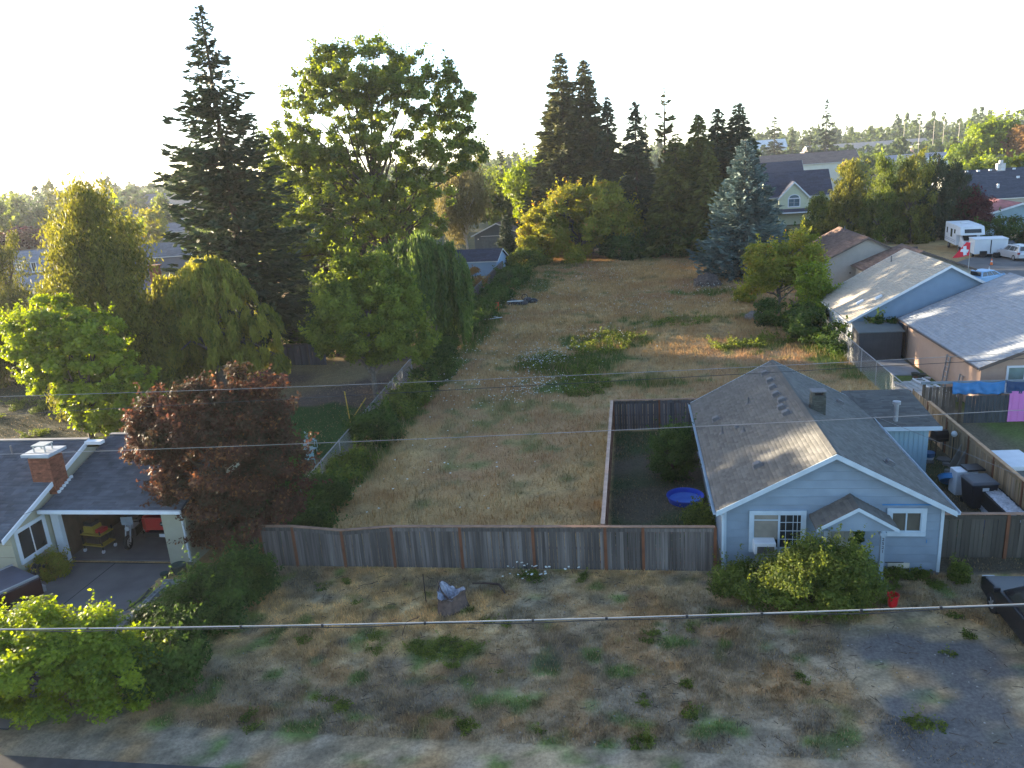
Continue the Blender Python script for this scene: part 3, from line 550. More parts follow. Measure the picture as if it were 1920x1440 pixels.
board_fence('neighbour_fence', (14.25, 26.7), (14.25, 41.2), 1.75, 'tall tan plank fence leading back along the right side yard', TB, FP, mat('warm_tan_cap', (.40, .25, .14), .8, .2, 3), side=1, seed=5)  # cap board in a brighter tan than the street fence
board_fence('side_gate_fence', (10.1, 26.45), (16.5, 26.5), 1.7, 'dark plank fence right of the cottage by the black car', mat('dark_brown_boards', (.06, .055, .045), .9, .3, 1.5, rvar=.3, col2=(.09, .08, .065), stretch=(9, 9, .6)), FP, FC, side=-1, seed=6)  # boards have a darker brown base colour
board_fence('yard_end_fence', (12.6, 41.25), (14.2, 41.25), 1.6, 'short tan plank fence behind the cottage rear wing', TB, FP, FC, side=-1, seed=16, posts=[0, 1.5])
board_fence('left_lot_fence', (-16.6, 62), (-17.4, 104), 1.7, 'old grey plank fence along the far left edge of the lot', WB, WB, WB, pitch=.19, side=1, seed=7)
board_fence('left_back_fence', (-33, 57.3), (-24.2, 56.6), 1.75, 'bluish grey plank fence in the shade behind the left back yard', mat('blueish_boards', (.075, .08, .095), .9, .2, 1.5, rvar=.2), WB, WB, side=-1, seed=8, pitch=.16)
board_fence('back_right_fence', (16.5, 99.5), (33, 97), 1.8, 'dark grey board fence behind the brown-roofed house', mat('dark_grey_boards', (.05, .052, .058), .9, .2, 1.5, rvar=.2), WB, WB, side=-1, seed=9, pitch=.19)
chainlink('left_chain_fence', [(-15.0, 30.2), (-16.2, 53)], 1.25, 'galvanised chain-link fence along the left side of the lot')
chainlink('right_chain_fence', [(14.3, 41.4), (14.2, 66)], 1.5, 'galvanised chain-link fence behind the cottage on the right of the lot')
# ---------------------------------------------------------------- garage house
CREAM = mat('cream_siding', (.36, .34, .25), .75, .06, 2, bump=.1); SHB = mat('blue_grey_shingle', (.07, .08, .10), .9, .2, 1.5, attr=.2, bump=.3)
gh = empty('garage_house', (-23.3, 25.3, 0), 0, 'cream house with open garage, grey shingle roof and brick chimney at the left', 'house')
# garage (local x 0..5.6)
for nm, x0_, x1_, y0_, y1_, z0_, z1_ in (('left_jamb', -.12, .22, 0, .2, 0, 2.45), ('right_wall', 4.75, 5.75, 0, .2, 0, 2.45), ('header', -.12, 5.75, 0, .2, 2.2, 2.5), ('side_wall', 5.6, 5.75, .2, 6.5, 0, 2.5), ('back_wall', -.1, 5.75, 6.5, 6.7, 0, 2.6), ('inner_wall', -.16, -.02, .2, 6.5, 0, 2.6), ('side_shade_sheet', 5.56, 5.598, .2, 6.5, 0, 2.5)):  # last entry is a thin sheet added to darken the side wall inside
    z1_ = 2.198 if nm in ('left_jamb', 'right_wall') else z1_
    MB().box(x0_, x1_, y0_, y1_, z0_, z1_).build(nm, WHITE if nm == 'left_jamb' else mat('shade_dark_wood', (.09, .06, .04), .9, .3, 2) if nm in ('back_wall', 'inner_wall', 'side_shade_sheet') else CREAM, gh)  # inner wall colour darkened to imitate the unlit garage
b = MB(); b.box(-.02, 5.6, .2, 6.5, .0, .05); b.build('garage_floor', CONC, gh)
b = MB(); b.prism([(-.55, 2.62), (4.3, 4.02), (7.6, 2.7), (7.6, 2.6), (4.3, 3.9), (-.55, 2.52)], lambda p, q, t: (t, p, q), .0, 6.0); gr = b.build('garage_roof', SHB, gh)
shingles(gr, (0, -.55, 2.62), (6.0, -.55, 2.62), (0, 4.85, 1.4), SHB, .17, .32, seed=21)
MB().box(-.05, 6.05, -.66, -.56, 2.5, 2.63).build('gutter', WHITE, gh); MB().box(0, 6.0, 4.2, 4.4, 4.03, 4.07).build('ridge_cap', mat('tan_cap', (.26, .24, .22), .9), gh)
b = MB(); b.bar((5.85, -.6, 2.5), (5.7, -.1, 2.25), .07); b.bar((5.7, -.1, 2.25), (5.7, -.08, .1), .07); b.build('downpipe', WHITE, gh)
# wing (local x -11..-.25, front wall y=-2.1)
b = MB(); b.prism([(-2.0, 0), (6.8, 0), (6.8, 2.6), (2.9, 3.95), (-2.0, 2.42)], lambda p, q, t: (t, p, q), -11, -.2); b.build('wing_wall', CREAM, gh)
b = MB(); b.prism([(-2.55, 2.35), (2.9, 4.32), (7.3, 2.7), (7.3, 2.58), (2.9, 4.2), (-2.55, 2.23)], lambda p, q, t: (t, p, q), -11.5, .0); wr = b.build('wing_roof', SHB, gh)
shingles(wr, (-11.5, -2.55, 2.35), (0, -2.55, 2.35), (0, 5.45, 1.97), SHB, .17, .32, seed=22)
b = MB(); b.prism([(-2.6, 2.37), (2.9, 4.35), (2.9, 4.17), (-2.6, 2.19)], lambda p, q, t: (t, p, q), .004, .06); b.build('rake_board', WHITE, gh)
MB().box(.0, .75, 2.62, 2.9, 4.16, 4.3).build('roof_flashing', WHITE, gh); MB().box(-11.5, 0, 2.8, 3.0, 4.32, 4.36).build('ridge_cap', MATS['tan_cap'], gh)
window(gh, (-.2, -1.02, 1.62), 1.35, 1.15, 'E', WHITE, PANE, trim=.12, vm=1)
MB().box(-11, -.2, -2.04, -2.01, -.05, .28).build('foundation', CONC, gh); MB().box(-1.4, -1.05, -2.06, -2.045, .1, .24).build('crawl_vent', DARK, gh)
for i in range(4): MB().box(-11, -.19, -2.03, -2.006, .3+i*.52, .31+i*.52).build('lap_line', mat('cream_lap', (.27, .25, .18), .8), gh)
c = MB().box(-.44, .44, -.36, .36, 0, 1.62).build('chimney', MORT, gh, (-.35, .75, 2.9))
brick_shell(c, -.44, .44, -.36, .36, 0, 1.6, BR, .21, .085)
MB().box(-.62, .62, -.52, .52, 1.62, 1.74).build('chimney_slab', mat('pale_slab', (.34, .38, .42), .8), c)
b = MB(); b.box(-.3, .3, -.25, .25, 1.98, 2.03); [b.box(x-.02, x+.02, y-.02, y+.02, 1.74, 1.98) for x in (-.25, .25) for y in (-.2, .2)]; b.build('flue_cover', mat('flue_metal', (.42, .42, .38), .5, .2), c)
b = MB(); [b.box(.48, .56, -.36+i*.16, -.24+i*.16, .02+i*.06, .12+i*.06) for i in range(6)]; b.box(-.48, .2, -.48, -.40, .25, .33); b.build('step_flashing', WHITE, c)
MB().cyl((-3, 2.0, 3.9), .04, .5, 8).build('vent_pipe', FE, wr)
# driveway
r = MB(); [r.face([(x0_, y0_, .02), (x1_, y0_, .02), (x1_, y1_, .02), (x0_, y1_, .02)]) for x0_, x1_, y0_, y1_ in ((-26, -21.02, 22.02, 25.28), (-20.98, -18.3, 22.02, 25.28), (-26, -21.02, 16, 21.98), (-20.98, -17.9, 16, 21.98))]
tag(r.build('driveway', CONC), kind='structure')
r = MB(); r.box(-26, -17.9, 16, 25.36, -.1, .012); tag(r.build('driveway_joints', mat('joint_dark', (.03, .03, .03), .9)), kind='structure')
# blocks along the driveway
blk = empty('block_edging', (-17.75, 22, 0), 0, 'row of pale hollow concrete blocks edging the driveway', 'edging')
bm_ = MB(); [bm_.box(*q) for q in ((0, .2, 0, .03, 0, .19), (0, .2, .36, .39, 0, .19), (0, .03, .03, .36, 0, .19), (.17, .2, .03, .36, 0, .19), (.03, .17, .18, .21, 0, .19))]; bme = bm_.mesh('block', mat('block_grey', (.30, .31, .31), .9, .15, 3, rvar=.12))
for i in range(13): o = link('block', bme, blk); o.location = (random.uniform(-.02, .02), -3.6+i*.4, .02)
for i in range(3): o = link('block', bme, blk); o.location = (.3+i*.4, 1.62, .02); o.rotation_euler = (0, 0, math.pi/2)
# ---------------------------------------------------------------- houses on the right
TANW = mat('tan_stucco', (.40, .27, .20), .85, .06, 2); GSH = mat('pale_grey_shingle', (.25, .275, .31), .9, .12, 5, attr=.07)
BRT = mat('brown_trim', (.12, .09, .075), .7, .1)
t = empty('tan_house', (17.9, 42.3, 0), 0, 'tan stucco house with pale grey shingle roof and white window', 'house')
rt = gable(t, 0, 12.9, 0, 12.2, 2.62, 5.25, oh=.25, og=.35, wallm=TANW, roofm=GSH, trim=BRT, course=.2, tab=.45, seed=31)
window(t, (2.1, -.0, 1.75), 1.6, 1.35, 'S', WHITE, glassmat('pale_curtain_glass', (.16, .22, .2)), trim=.08, vm=1); window(t, (7.2, 0, 1.75), 1.6, 1.2, 'S', WHITE, PANE, trim=.08)
for u, v, n_ in ((5.6, 6.6, 'vent_pipe'), (5.9, 4.4, 'skylight')):
    z = 2.62+2.63*u/6.45
    (MB().cyl((u, v, z-.05), .06, .4, 8).lathe((u, v, z-.03), [(.14, 0), (.05, .1)], 8) if n_ == 'vent_pipe' else MB().hexa([(u-.3, v-.25, z-.1), (u+.3, v-.25, z+.14), (u+.3, v+.25, z+.14), (u-.3, v+.25, z-.1), (u-.3, v-.25, z+.0), (u+.3, v-.25, z+.24), (u+.3, v+.25, z+.24), (u-.3, v+.25, z+.0)])).build(n_, WHITE, rt)
b = MB(); b.box(-.1, -.02, 11.2, 11.3, 0, 2.3); b.build('downpipe', BRT, t)
B3 = mat('slate_blue_siding', (.19, .27, .36), .8, .05, 2); CSH = mat('cream_grey_shingle', (.36, .33, .28), .9, .12, 5, attr=.07)
t = empty('slate_blue_house', (14.9, 55.4, 0), 0, 'slate blue house with sunlit cream shingle roof behind the dark shed', 'house')
rt = gable(t, 0, 11.9, 0, 8.8, 2.55, 5.9, oh=.35, og=.3, wallm=B3, roofm=CSH, trim=WHITE, course=.2, tab=.45, seed=33)
MB().box(-.03, -.005, .05, 8.75, 0, 2.3).build('sunlit_white_sheet', WHITE, t)  # white sheet paints the sunlit look onto the blue side wall
window(t, (2.0, 0, 1.7), 1.25, 1.0, 'S', WHITE, PANE, trim=.1, vm=1); window(t, (5.2, 0, 1.7), 1.0, .9, 'S', WHITE, PANE, trim=.1)
for u, v in ((1.0, 2.2), (1.9, 1.1)): 
    z = 2.55+3.35*u/5.95; MB().hexa([(u-.22, v-.16, z-.1), (u+.22, v-.16, z+.14), (u+.22, v+.16, z+.14), (u-.22, v+.16, z-.1), (u-.2, v-.14, z+.04), (u+.2, v-.14, z+.25), (u+.2, v+.14, z+.25), (u-.2, v+.14, z+.04)]).build('roof_vent', WHITE, rt)
MB().cyl((4.6, 7.6, 5.0), .05, .6, 8).build('vent_pipe', FE, rt)
BG = mat('beige_siding', (.42, .37, .31), .85, .05, 2); BSH = mat('brown_shingle', (.155, .105, .085), .9, .2, 5, attr=.25)
t = empty('beige_house', (18.6, 81, 0), 0, 'beige house with brown shingle roof beyond the slate blue house', 'house')
gable(t, 0, 8.4, 0, 11, 2.9, 5.0, oh=.3, og=.3, wallm=BG, roofm=BSH, trim=BRT, course=.25, tab=.6, seed=35)
rt = gable(t, 3.1, 11.5, -5.8, -.35, 2.5, 4.2, oh=.3, og=.3, wallm=BG, roofm=BSH, trim=BRT, course=.25, tab=.6, seed=36)
window(t, (3.3-.2+.0, -3.6, 1.5), .6, .5, 'W', BRT, PANE, trim=.05); MB().box(2.6, 2.75, -.06, -.01, 1.5, 1.65).build('wall_vent', BRT, t)
MB().cyl((4, 8, 4.9), .05, .5, 8).build('vent_pipe', FE, t)
# dark shed
SHD = mat('dark_shed_board', (.06, .06, .062), .85, .15, 2)
t = empty('garden_shed', (14.75, 53.1, 0), 0, 'low dark garden shed behind the chain-link fence', 'shed')
MB().box(0, 2.7, 0, 1.7, 0, 1.95).build('wall', SHD, t)
b = MB(); b.hexa([(-.1, -.1, 1.96), (2.8, -.1, 1.96), (2.8, 1.85, 2.3), (-.1, 1.85, 2.3), (-.1, -.1, 2.02), (2.8, -.1, 2.02), (2.8, 1.85, 2.36), (-.1, 1.85, 2.36)]); b.build('roof', mat('shed_roof', (.10, .115, .115), .7, .1), t)
b = MB(); [b.box(.02+i*.19, .17+i*.19, -.02, -.002, .05, 1.93) for i in range(14)]; b.build('wall_cladding', SHD, t)
# patio slab, ladders, lumber stack
r = MB(); r.box(15.9, 17.6, 49.5, 53.4, -.02, .06); tag(r.build('patio', mat('patio_slab', (.24, .25, .26), .9, .1)), kind='structure')
def ladder(name, loc, rz, L, label, tilt=0, group=None, w=.4, m=STEEL):
    t = empty(name, loc, rz, label, 'ladder', group); t.rotation_euler = (tilt, 0, rz)
    for s in (-1, 1): MB().box(s*w/2-.025, s*w/2+.025, -.04, .04, 0, L).build('rail', m, t)
    for i in range(int(L/.3)): MB().box(-w/2+.03, w/2-.03, -.015, .015, .2+i*.3, .24+i*.3).build('rung', m, t)
    return t
ladder('ladder', (17.6, 46.3, 0), math.pi/2, 2.1, 'taller aluminium ladder leaning on the tan house wall', .1, w=.5); ladder('ladder', (17.6, 44.3, 0), math.pi/2, 1.5, 'shorter ladder leaning on the tan house wall near its corner', .12)
ladder('ladder', (16.9, 43.2, .62), 0.15, 3.6, 'aluminium ladder lying on top of the pale stack beside the tan house', -math.pi/2, w=.55, m=WHITE)
t = empty('lumber_stack', (16.3, 43, 0), 0.12, 'stack of pale planks and sheets on the grass beside the tan house', 'lumber'); R_ = random.Random(4)
pm_ = mat('pale_plank', (.38, .38, .36), .8, .15, 3, rvar=.2)
for lay in range(4):
    for i in range(5): b = MB(); b.box(-.75+i*.31+R_.uniform(-.02, .02), -.5+i*.31, R_.uniform(0, .5), 3.6+R_.uniform(-.3, .6), lay*.14, lay*.14+.1); b.build('plank', pm_, t)
for s in range(6): x = MB().box(0, .05, 0, .9, .0, .6).build('plank', pm_, t, (-.95-.07*s, .2+.3*s, 0)); x.rotation_euler = (0, .5, .1)
t = empty('potted_plants', (17.3, 48.7, 0), 0, 'pots and garden clutter at the far corner of the tan house', 'pots')
for i, (x, y, s) in enumerate(((0, 0, .25), (.1, -.6, .2), (-.5, -.3, .18), (-.3, .4, .22), (-.8, -.9, .15))): MB().lathe((x, y, 0), [(s*.6, 0), (s, s*1.3), (s*.85, s*1.25), (0.01, s*1.1)], 10).build('pot', mat('pot_%d' % (i % 3), ((.05, .06, .05), (.3, .3, .3), (.1, .05, .03))[i % 3], .7), t)
# fence line with tarp, gate panels, pink panel
t = empty('tarp_fence', (14.4, 40.6, 0), 0, 'grey top rail and dark plank panels right of the tan plank fence', 'fence')
MB().box(0, 7, -.05, .05, 2.12, 2.24).build('top_rail', mat('grey_rail', (.2, .23, .25), .8), t)
for i in range(4): MB().box(.1+i*1.8, .22+i*1.8, -.06, .06, 0, 2.12).build('post', mat('dark_post', (.09, .065, .045), .9, .2), t)
bm_ = MB().box(0, .15, 0, .02, 0, 1.45).mesh('board', mat('charcoal_board', (.05, .055, .06), .85, .2, 2, rvar=.2))
for i in range(13): o = link('board', bm_, t); o.location = (2.1+i*.165, -.2, .05)
bm_ = MB().box(0, .15, 0, .02, 0, 1.9).mesh('board', mat('mixed_board', (.12, .09, .07), .85, .2, 2, rvar=.5))
for i in range(9): o = link('board', bm_, t); o.location = (.25+i*.165, .0, .05)
MB().box(4.15, 6.6, -.22, -.18, .1, 1.7).build('pink_panel', mat('pink_plastic', (.62, .20, .48), .6, .05), t); [MB().box(4.3+i*.3, 4.32+i*.3, -.235, -.222, .1, 1.7).build('panel_rib', MATS['pink_plastic'], t) for i in range(7)]
def cloth(name, x0_, x1_, y, z0_, z1_, m, label, cat, sag=.08, seed=1):
    R = np.random.RandomState(seed); nx_, nz_ = 40, 10; u, v = np.meshgrid(np.linspace(0, 1, nx_), np.linspace(0, 1, nz_)); x = x0_+(x1_-x0_)*u
    drop = (z1_-z0_)*(.9+.2*vnoise(u, u*0, .35, seed)); z = z1_-v*drop-np.abs(np.sin(u*2*math.pi))*sag*(1-v*.6); yy = y-(.04+.1*vnoise(u, v, .08, seed+1)*v+.05*np.sin(u*31)*v)
    i, j = np.meshgrid(np.arange(nz_-1), np.arange(nx_-1), indexing='ij'); a = i*nx_+j; F = np.stack([a, a+1, a+nx_+1, a+nx_], -1).reshape(-1, 4)
    o = npmesh(name, np.stack([x, yy, z], -1).reshape(-1, 3), F, m, smooth=True); tag(o, label, cat); s = o.modifiers.new('s', 'SOLIDIFY'); s.thickness = .006; return o
cloth('tarp', 15.85, 18.3, 40.5, 1.6, 2.25, mat('blue_tarp', (.035, .17, .38), .45, .15, 3), 'bright blue tarpaulin draped over the rail before the tan house', 'tarp', seed=3)
cloth('tarp', 18.35, 21, 40.48, 1.65, 2.25, mat('navy_tarp', (.02, .05, .12), .6, .15, 3), 'dark navy cloth hanging on the rail above the pink panel', 'tarp', seed=5)
# stuff behind the neighbour fence
t = empty('utility_trailer', (15.0, 32.4, 0), .05, 'white-topped box trailer parked right of the tan plank fence', 'trailer')
MB().box(0, 1.5, 0, 1.9, .75, .95).build('lid', WHITE, t, bevel=.03); MB().box(.05, 1.45, .05, 1.85, .35, .74).build('body', mat('grey_metal', (.16, .17, .18), .5), t); [MB().cyl((x, .9, .3), .3, .12, 14, axis='x').build('wheel', DARK, t) for x in (-.14, 1.52)]; MB().box(.7, .78, -1.1, .05, .4, .46).build('drawbar', BLACKM, t)
# ---------------------------------------------------------------- far houses
def far_house(loc, rz, w, d, zw, zr, wallc, roofc, label, axis='x', wins=(), z0=0, name='house', chim=None):
    t = empty(name, loc, rz, label, 'house'); k = 'far_wall_%02d%02d%02d' % tuple(int(c*99) for c in wallc); q = 'far_roof_%02d%02d%02d' % tuple(int(c*99) for c in roofc)
    wm = mat(k, wallc, .85, .05, 1); rm = mat(q, roofc, .9, .15, 3, attr=.15)
    if axis == 'x': gable(t, 0, d, 0, w, zw, zr, oh=.5, og=.4, axis='x', wallm=wm, roofm=rm, course=.35, tab=1.0, fascia=.25, gutter=True)
    else: gable(t, 0, w, 0, d, zw, zr, oh=.5, og=.4, axis='y', wallm=wm, roofm=rm, course=.35, tab=1.0, fascia=.25)
    for x, z, ww, hh in wins: window(t, (x, 0, z), ww, hh, 'S', WHITE, PANE, trim=.15, vm=1)
    if chim: x, y, z, hh, cc = chim; MB().box(x-.6, x+.6, y-.4, y+.4, z, z+hh).box(x-.25, x+.25, y-.2, y+.2, z+hh, z+hh+.5).build('chimney', mat('chim_%d%d%d' % tuple(int(c*9) for c in cc), cc, .8), t)
    return t
# yellow two-storey house with arched window
YW = mat('pale_yellow_siding', (.50, .52, .36), .8, .05, 2); NSH = mat('navy_shingle', (.045, .05, .075), .9, .2, 4, attr=.2)
t = empty('yellow_house', (24.5, 150.5, 0), -.02, 'pale yellow two-storey house with dark roof and arched gable window', 'house')
gable(t, 0, 9, 0, 11, 5.4, 9.2, oh=.6, og=.4, axis='x', wallm=YW, roofm=NSH, course=.35, tab=.9, fascia=.25)
t2 = gable(t, 1.9, 7.0, -1.2, 4, 5.0, 7.6, oh=.35, og=.35, axis='y', wallm=YW, roofm=NSH, course=.35, tab=.9, fascia=.3)
wf = window(t, (4.5, -1.2, 3.9), 1.9, 1.35, 'S', WHITE, glassmat('sky_glass', (.09, .14, .17), .05), trim=.14, vm=1, hm=1)
b = MB(); b.prism([(4.5+1.05*math.cos(a), 4.62+.75*math.sin(a)) for a in np.linspace(0, math.pi, 12)], lambda p, q, t_: (p, t_, q), -1.26, -1.21); b.build('arch_frame', WHITE, wf)
b = MB(); b.prism([(4.5+.82*math.cos(a), 4.72+.52*math.sin(a)) for a in np.linspace(0, math.pi, 12)], lambda p, q, t_: (p, t_, q), -1.275, -1.262); b.build('arch_pane', MATS['sky_glass'], wf)
window(t, (8.9, 0, 4.1), 1.0, 1.5, 'S', WHITE, MATS['sky_glass'], trim=.12, vm=0, hm=1)
b = MB(); b.hexa([(-.5, -3.2, 2.2), (11, -3.2, 2.2), (11, 0, 2.9), (-.5, 0, 2.9), (-.5, -3.2, 2.35), (11, -3.2, 2.35), (11, 0, 3.1), (-.5, 0, 3.1)]); b.build('porch_roof', NSH, t); MB().box(-.5, 11, -3.26, -3.21, 2.15, 2.36).build('porch_fascia', WHITE, t)
far_house((26.5, 185, 0), -.05, 11, 9, 7.2, 10.3, (.3, .3, .3), (.045, .05, .075), 'house with plain navy roof behind the yellow two-storey house')
far_house((30, 226, 0), -.03, 30, 12, 8.6, 11.2, (.6, .58, .5), (.17, .125, .11), 'long building with brown roof and white fascia beyond the yellow house')
far_house((70, 500, 0), 0, 22, 16, 12, 16.5, (.5, .5, .5), (.45, .5, .55), 'far pale roof behind the blue spruce top')
t = far_house((50.5, 133, 0), -.03, 22, 15, 4.1, 8.0, (.35, .36, .33), (.05, .06, .085), 'wide house with dark blue roof and row of ridge vents at the right', chim=(8.3, 7.2, 7.6, 1.2, (.55, .53, .5)))
for i in range(6): MB().box(1.2+i*1.75, 1.6+i*1.75, 6.6, 6.9, 7.75, 8.0).build('ridge_vent', WHITE, t)
MB().hexa([(10, .9, 4.8), (11.4, .9, 4.8), (11.4, 1.9, 5.3), (10, 1.9, 5.3), (10, .9, 4.95), (11.4, .9, 4.95), (11.4, 1.9, 5.45), (10, 1.9, 5.45)]).build('skylight', mat('pale_skylight', (.2, .3, .32), .3), t)
MB().box(6.2, 6.5, 2.2, 2.5, 5.2, 5.9).build('vent_pipe', WHITE, t); MB().box(9.8, 10.2, 4.5, 4.8, 6.4, 6.8).build('roof_vent', WHITE, t)
far_house((46.3, 118, 0), -.04, 13, 10, 2.4, 4.3, (.24, .34, .38), (.22, .10, .115), 'low house with maroon metal roof behind the white motorhome', axis='y')
for lx, ly, rz, w, d, zw, zr, wc, rc, lab, ax, wins in (
    (-122, 135, .25, 8, 7, 2.4, 4.2, (.12, .2, .42), (.17, .19, .23), 'bright blue house with white windows at the left edge', 'x', ((2, 1.4, .8, 1.1), (3.6, 1.4, .8, 1.1), (6.3, 1.1, .8, 1.7))),
    (-86, 94, .3, 10, 8, 2.5, 3.7, (.3, .3, .3), (.18, .20, .24), 'house with plain grey roof below the blue house at the left edge', 'x', ()),
    (-156, 178, .2, 14, 9, 2.5, 4.4, (.36, .33, .3), (.23, .19, .18), 'low tan-roofed house below the round red tree', 'x', ()),
    (-330, 400, .3, 34, 16, 5.5, 9.5, (.45, .47, .5), (.13, .15, .21), 'large grey-blue roofed house far off at the left', 'x', ()),
    (-90, 127, .2, 12, 9, 2.7, 4.6, (.10, .12, .16), (.11, .125, .15), 'dark house with slate roof right of the tall cedar', 'x', ()),
    (-60, 80, .3, 11, 8, 2.5, 4.0, (.17, .05, .04), (.13, .13, .16), 'brick-red house with grey roof behind the yellow willow', 'x', ()),
    (-232, 340, .2, 26, 14, 7, 11.5, (.35, .37, .4), (.10, .115, .16), 'navy-roofed house near the horizon right of the cedar', 'x', ()),
    (-190, 300, .1, 22, 14, 6, 11, (.42, .36, .3), (.34, .27, .22), 'house with tall tan hip-like roof left of the dark fir', 'x', ()),
    (-185, 268, .1, 16, 12, 3.5, 6.5, (.4, .4, .42), (.12, .14, .18), 'grey roofed house in front of the tan-roofed one', 'x', ()),
    (-128, 200, .1, 16, 10, 2.6, 4.6, (.4, .38, .36), (.22, .20, .21), 'pale grey roof partly behind the dark fir', 'x', ()),
    (110, 520, 0, 70, 30, 7, 11, (.45, .4, .36), (.42, .33, .28), 'long pinkish warehouse below the right tree line', 'x', ()),
    (92, 330, 0, 42, 20, 5, 6.5, (.35, .35, .4), (.27, .27, .31), 'low grey warehouse roof among the right trees', 'x', ()),
    (160, 470, .1, 40, 20, 7, 8.5, (.3, .2, .17), (.3, .22, .2), 'low brown warehouse between the power poles', 'x', ()),
    (98, 290, .1, 10, 8, 4, 6, (.65, .65, .6), (.6, .6, .58), 'small bright white roof among the right trees', 'x', ()),
    (60, 310, .1, 14, 10, 5.5, 8.5, (.62, .6, .5), (.2, .13, .12), 'small house with white gable right of the tall conifer', 'y', ())):
    far_house((lx, ly, 0), rz, w, d, zw, zr, wc, rc, lab, ax, wins)
t = MB().box(-.5, .5, -.4, .4, 0, 3.4).box(-.65, .65, -.55, .55, 3.4, 3.55).box(-.4, .4, -.3, .3, 3.75, 3.9).build('chimney_stack', BR, None, (-55.6, 84, 2.2)); tag(t, 'brick chimney with pale cap rising behind the yellow willow', 'chimney')
# grey garage house at the far left corner of the lot
GG = mat('grey_green_wall', (.085, .11, .125), .85, .06, 2)
t = empty('grey_garage', (-27.2, 134, 0), -.12, 'dark grey garage with brown roof and two wall lamps beyond the little cypress', 'house')
gable(t, 0, 8.4, 0, 9, 2.75, 4.6, oh=.4, og=.4, wallm=GG, roofm=mat('brown_mauve_roof', (.17, .125, .13), .9, .2, 3, attr=.15), course=.3, tab=.8, fascia=.2)
gable(t, 6, 13, 3, 16, 2.9, 5.6, oh=.4, og=.4, axis='x', wallm=GG, roofm=MATS['brown_mauve_roof'], course=.3, tab=.8, fascia=.2)
MB().box(1.3, 6.6, -.05, -.01, 0, 2.35).build('garage_door', mat('garage_door_grey', (.10, .125, .14), .7), t); MB().box(1.2, 6.7, -.06, -.01, 2.36, 2.45).build('door_trim', WHITE, t); MB().box(8.25, 8.45, -.06, -.005, 0, 2.6).build('corner_board', WHITE, t)
for x in (.7, 7.4): MB().box(x-.09, x+.09, -.15, -.01, 1.85, 2.05).build('wall_lamp', mat('lamp_white', (.8, .8, .75), .5), t)
BS = mat('pale_blue_wall', (.25, .36, .50), .8, .06)
t = empty('blue_outbuilding', (-24.6, 103, 0), -.12, 'small pale blue outbuilding with navy roof at the far left of the lot', 'shed')
gable(t, 0, 5, 0, 6.6, 2.1, 3.3, oh=.3, og=.3, axis='x', wallm=BS, roofm=NSH, course=.3, tab=.7, fascia=.12)
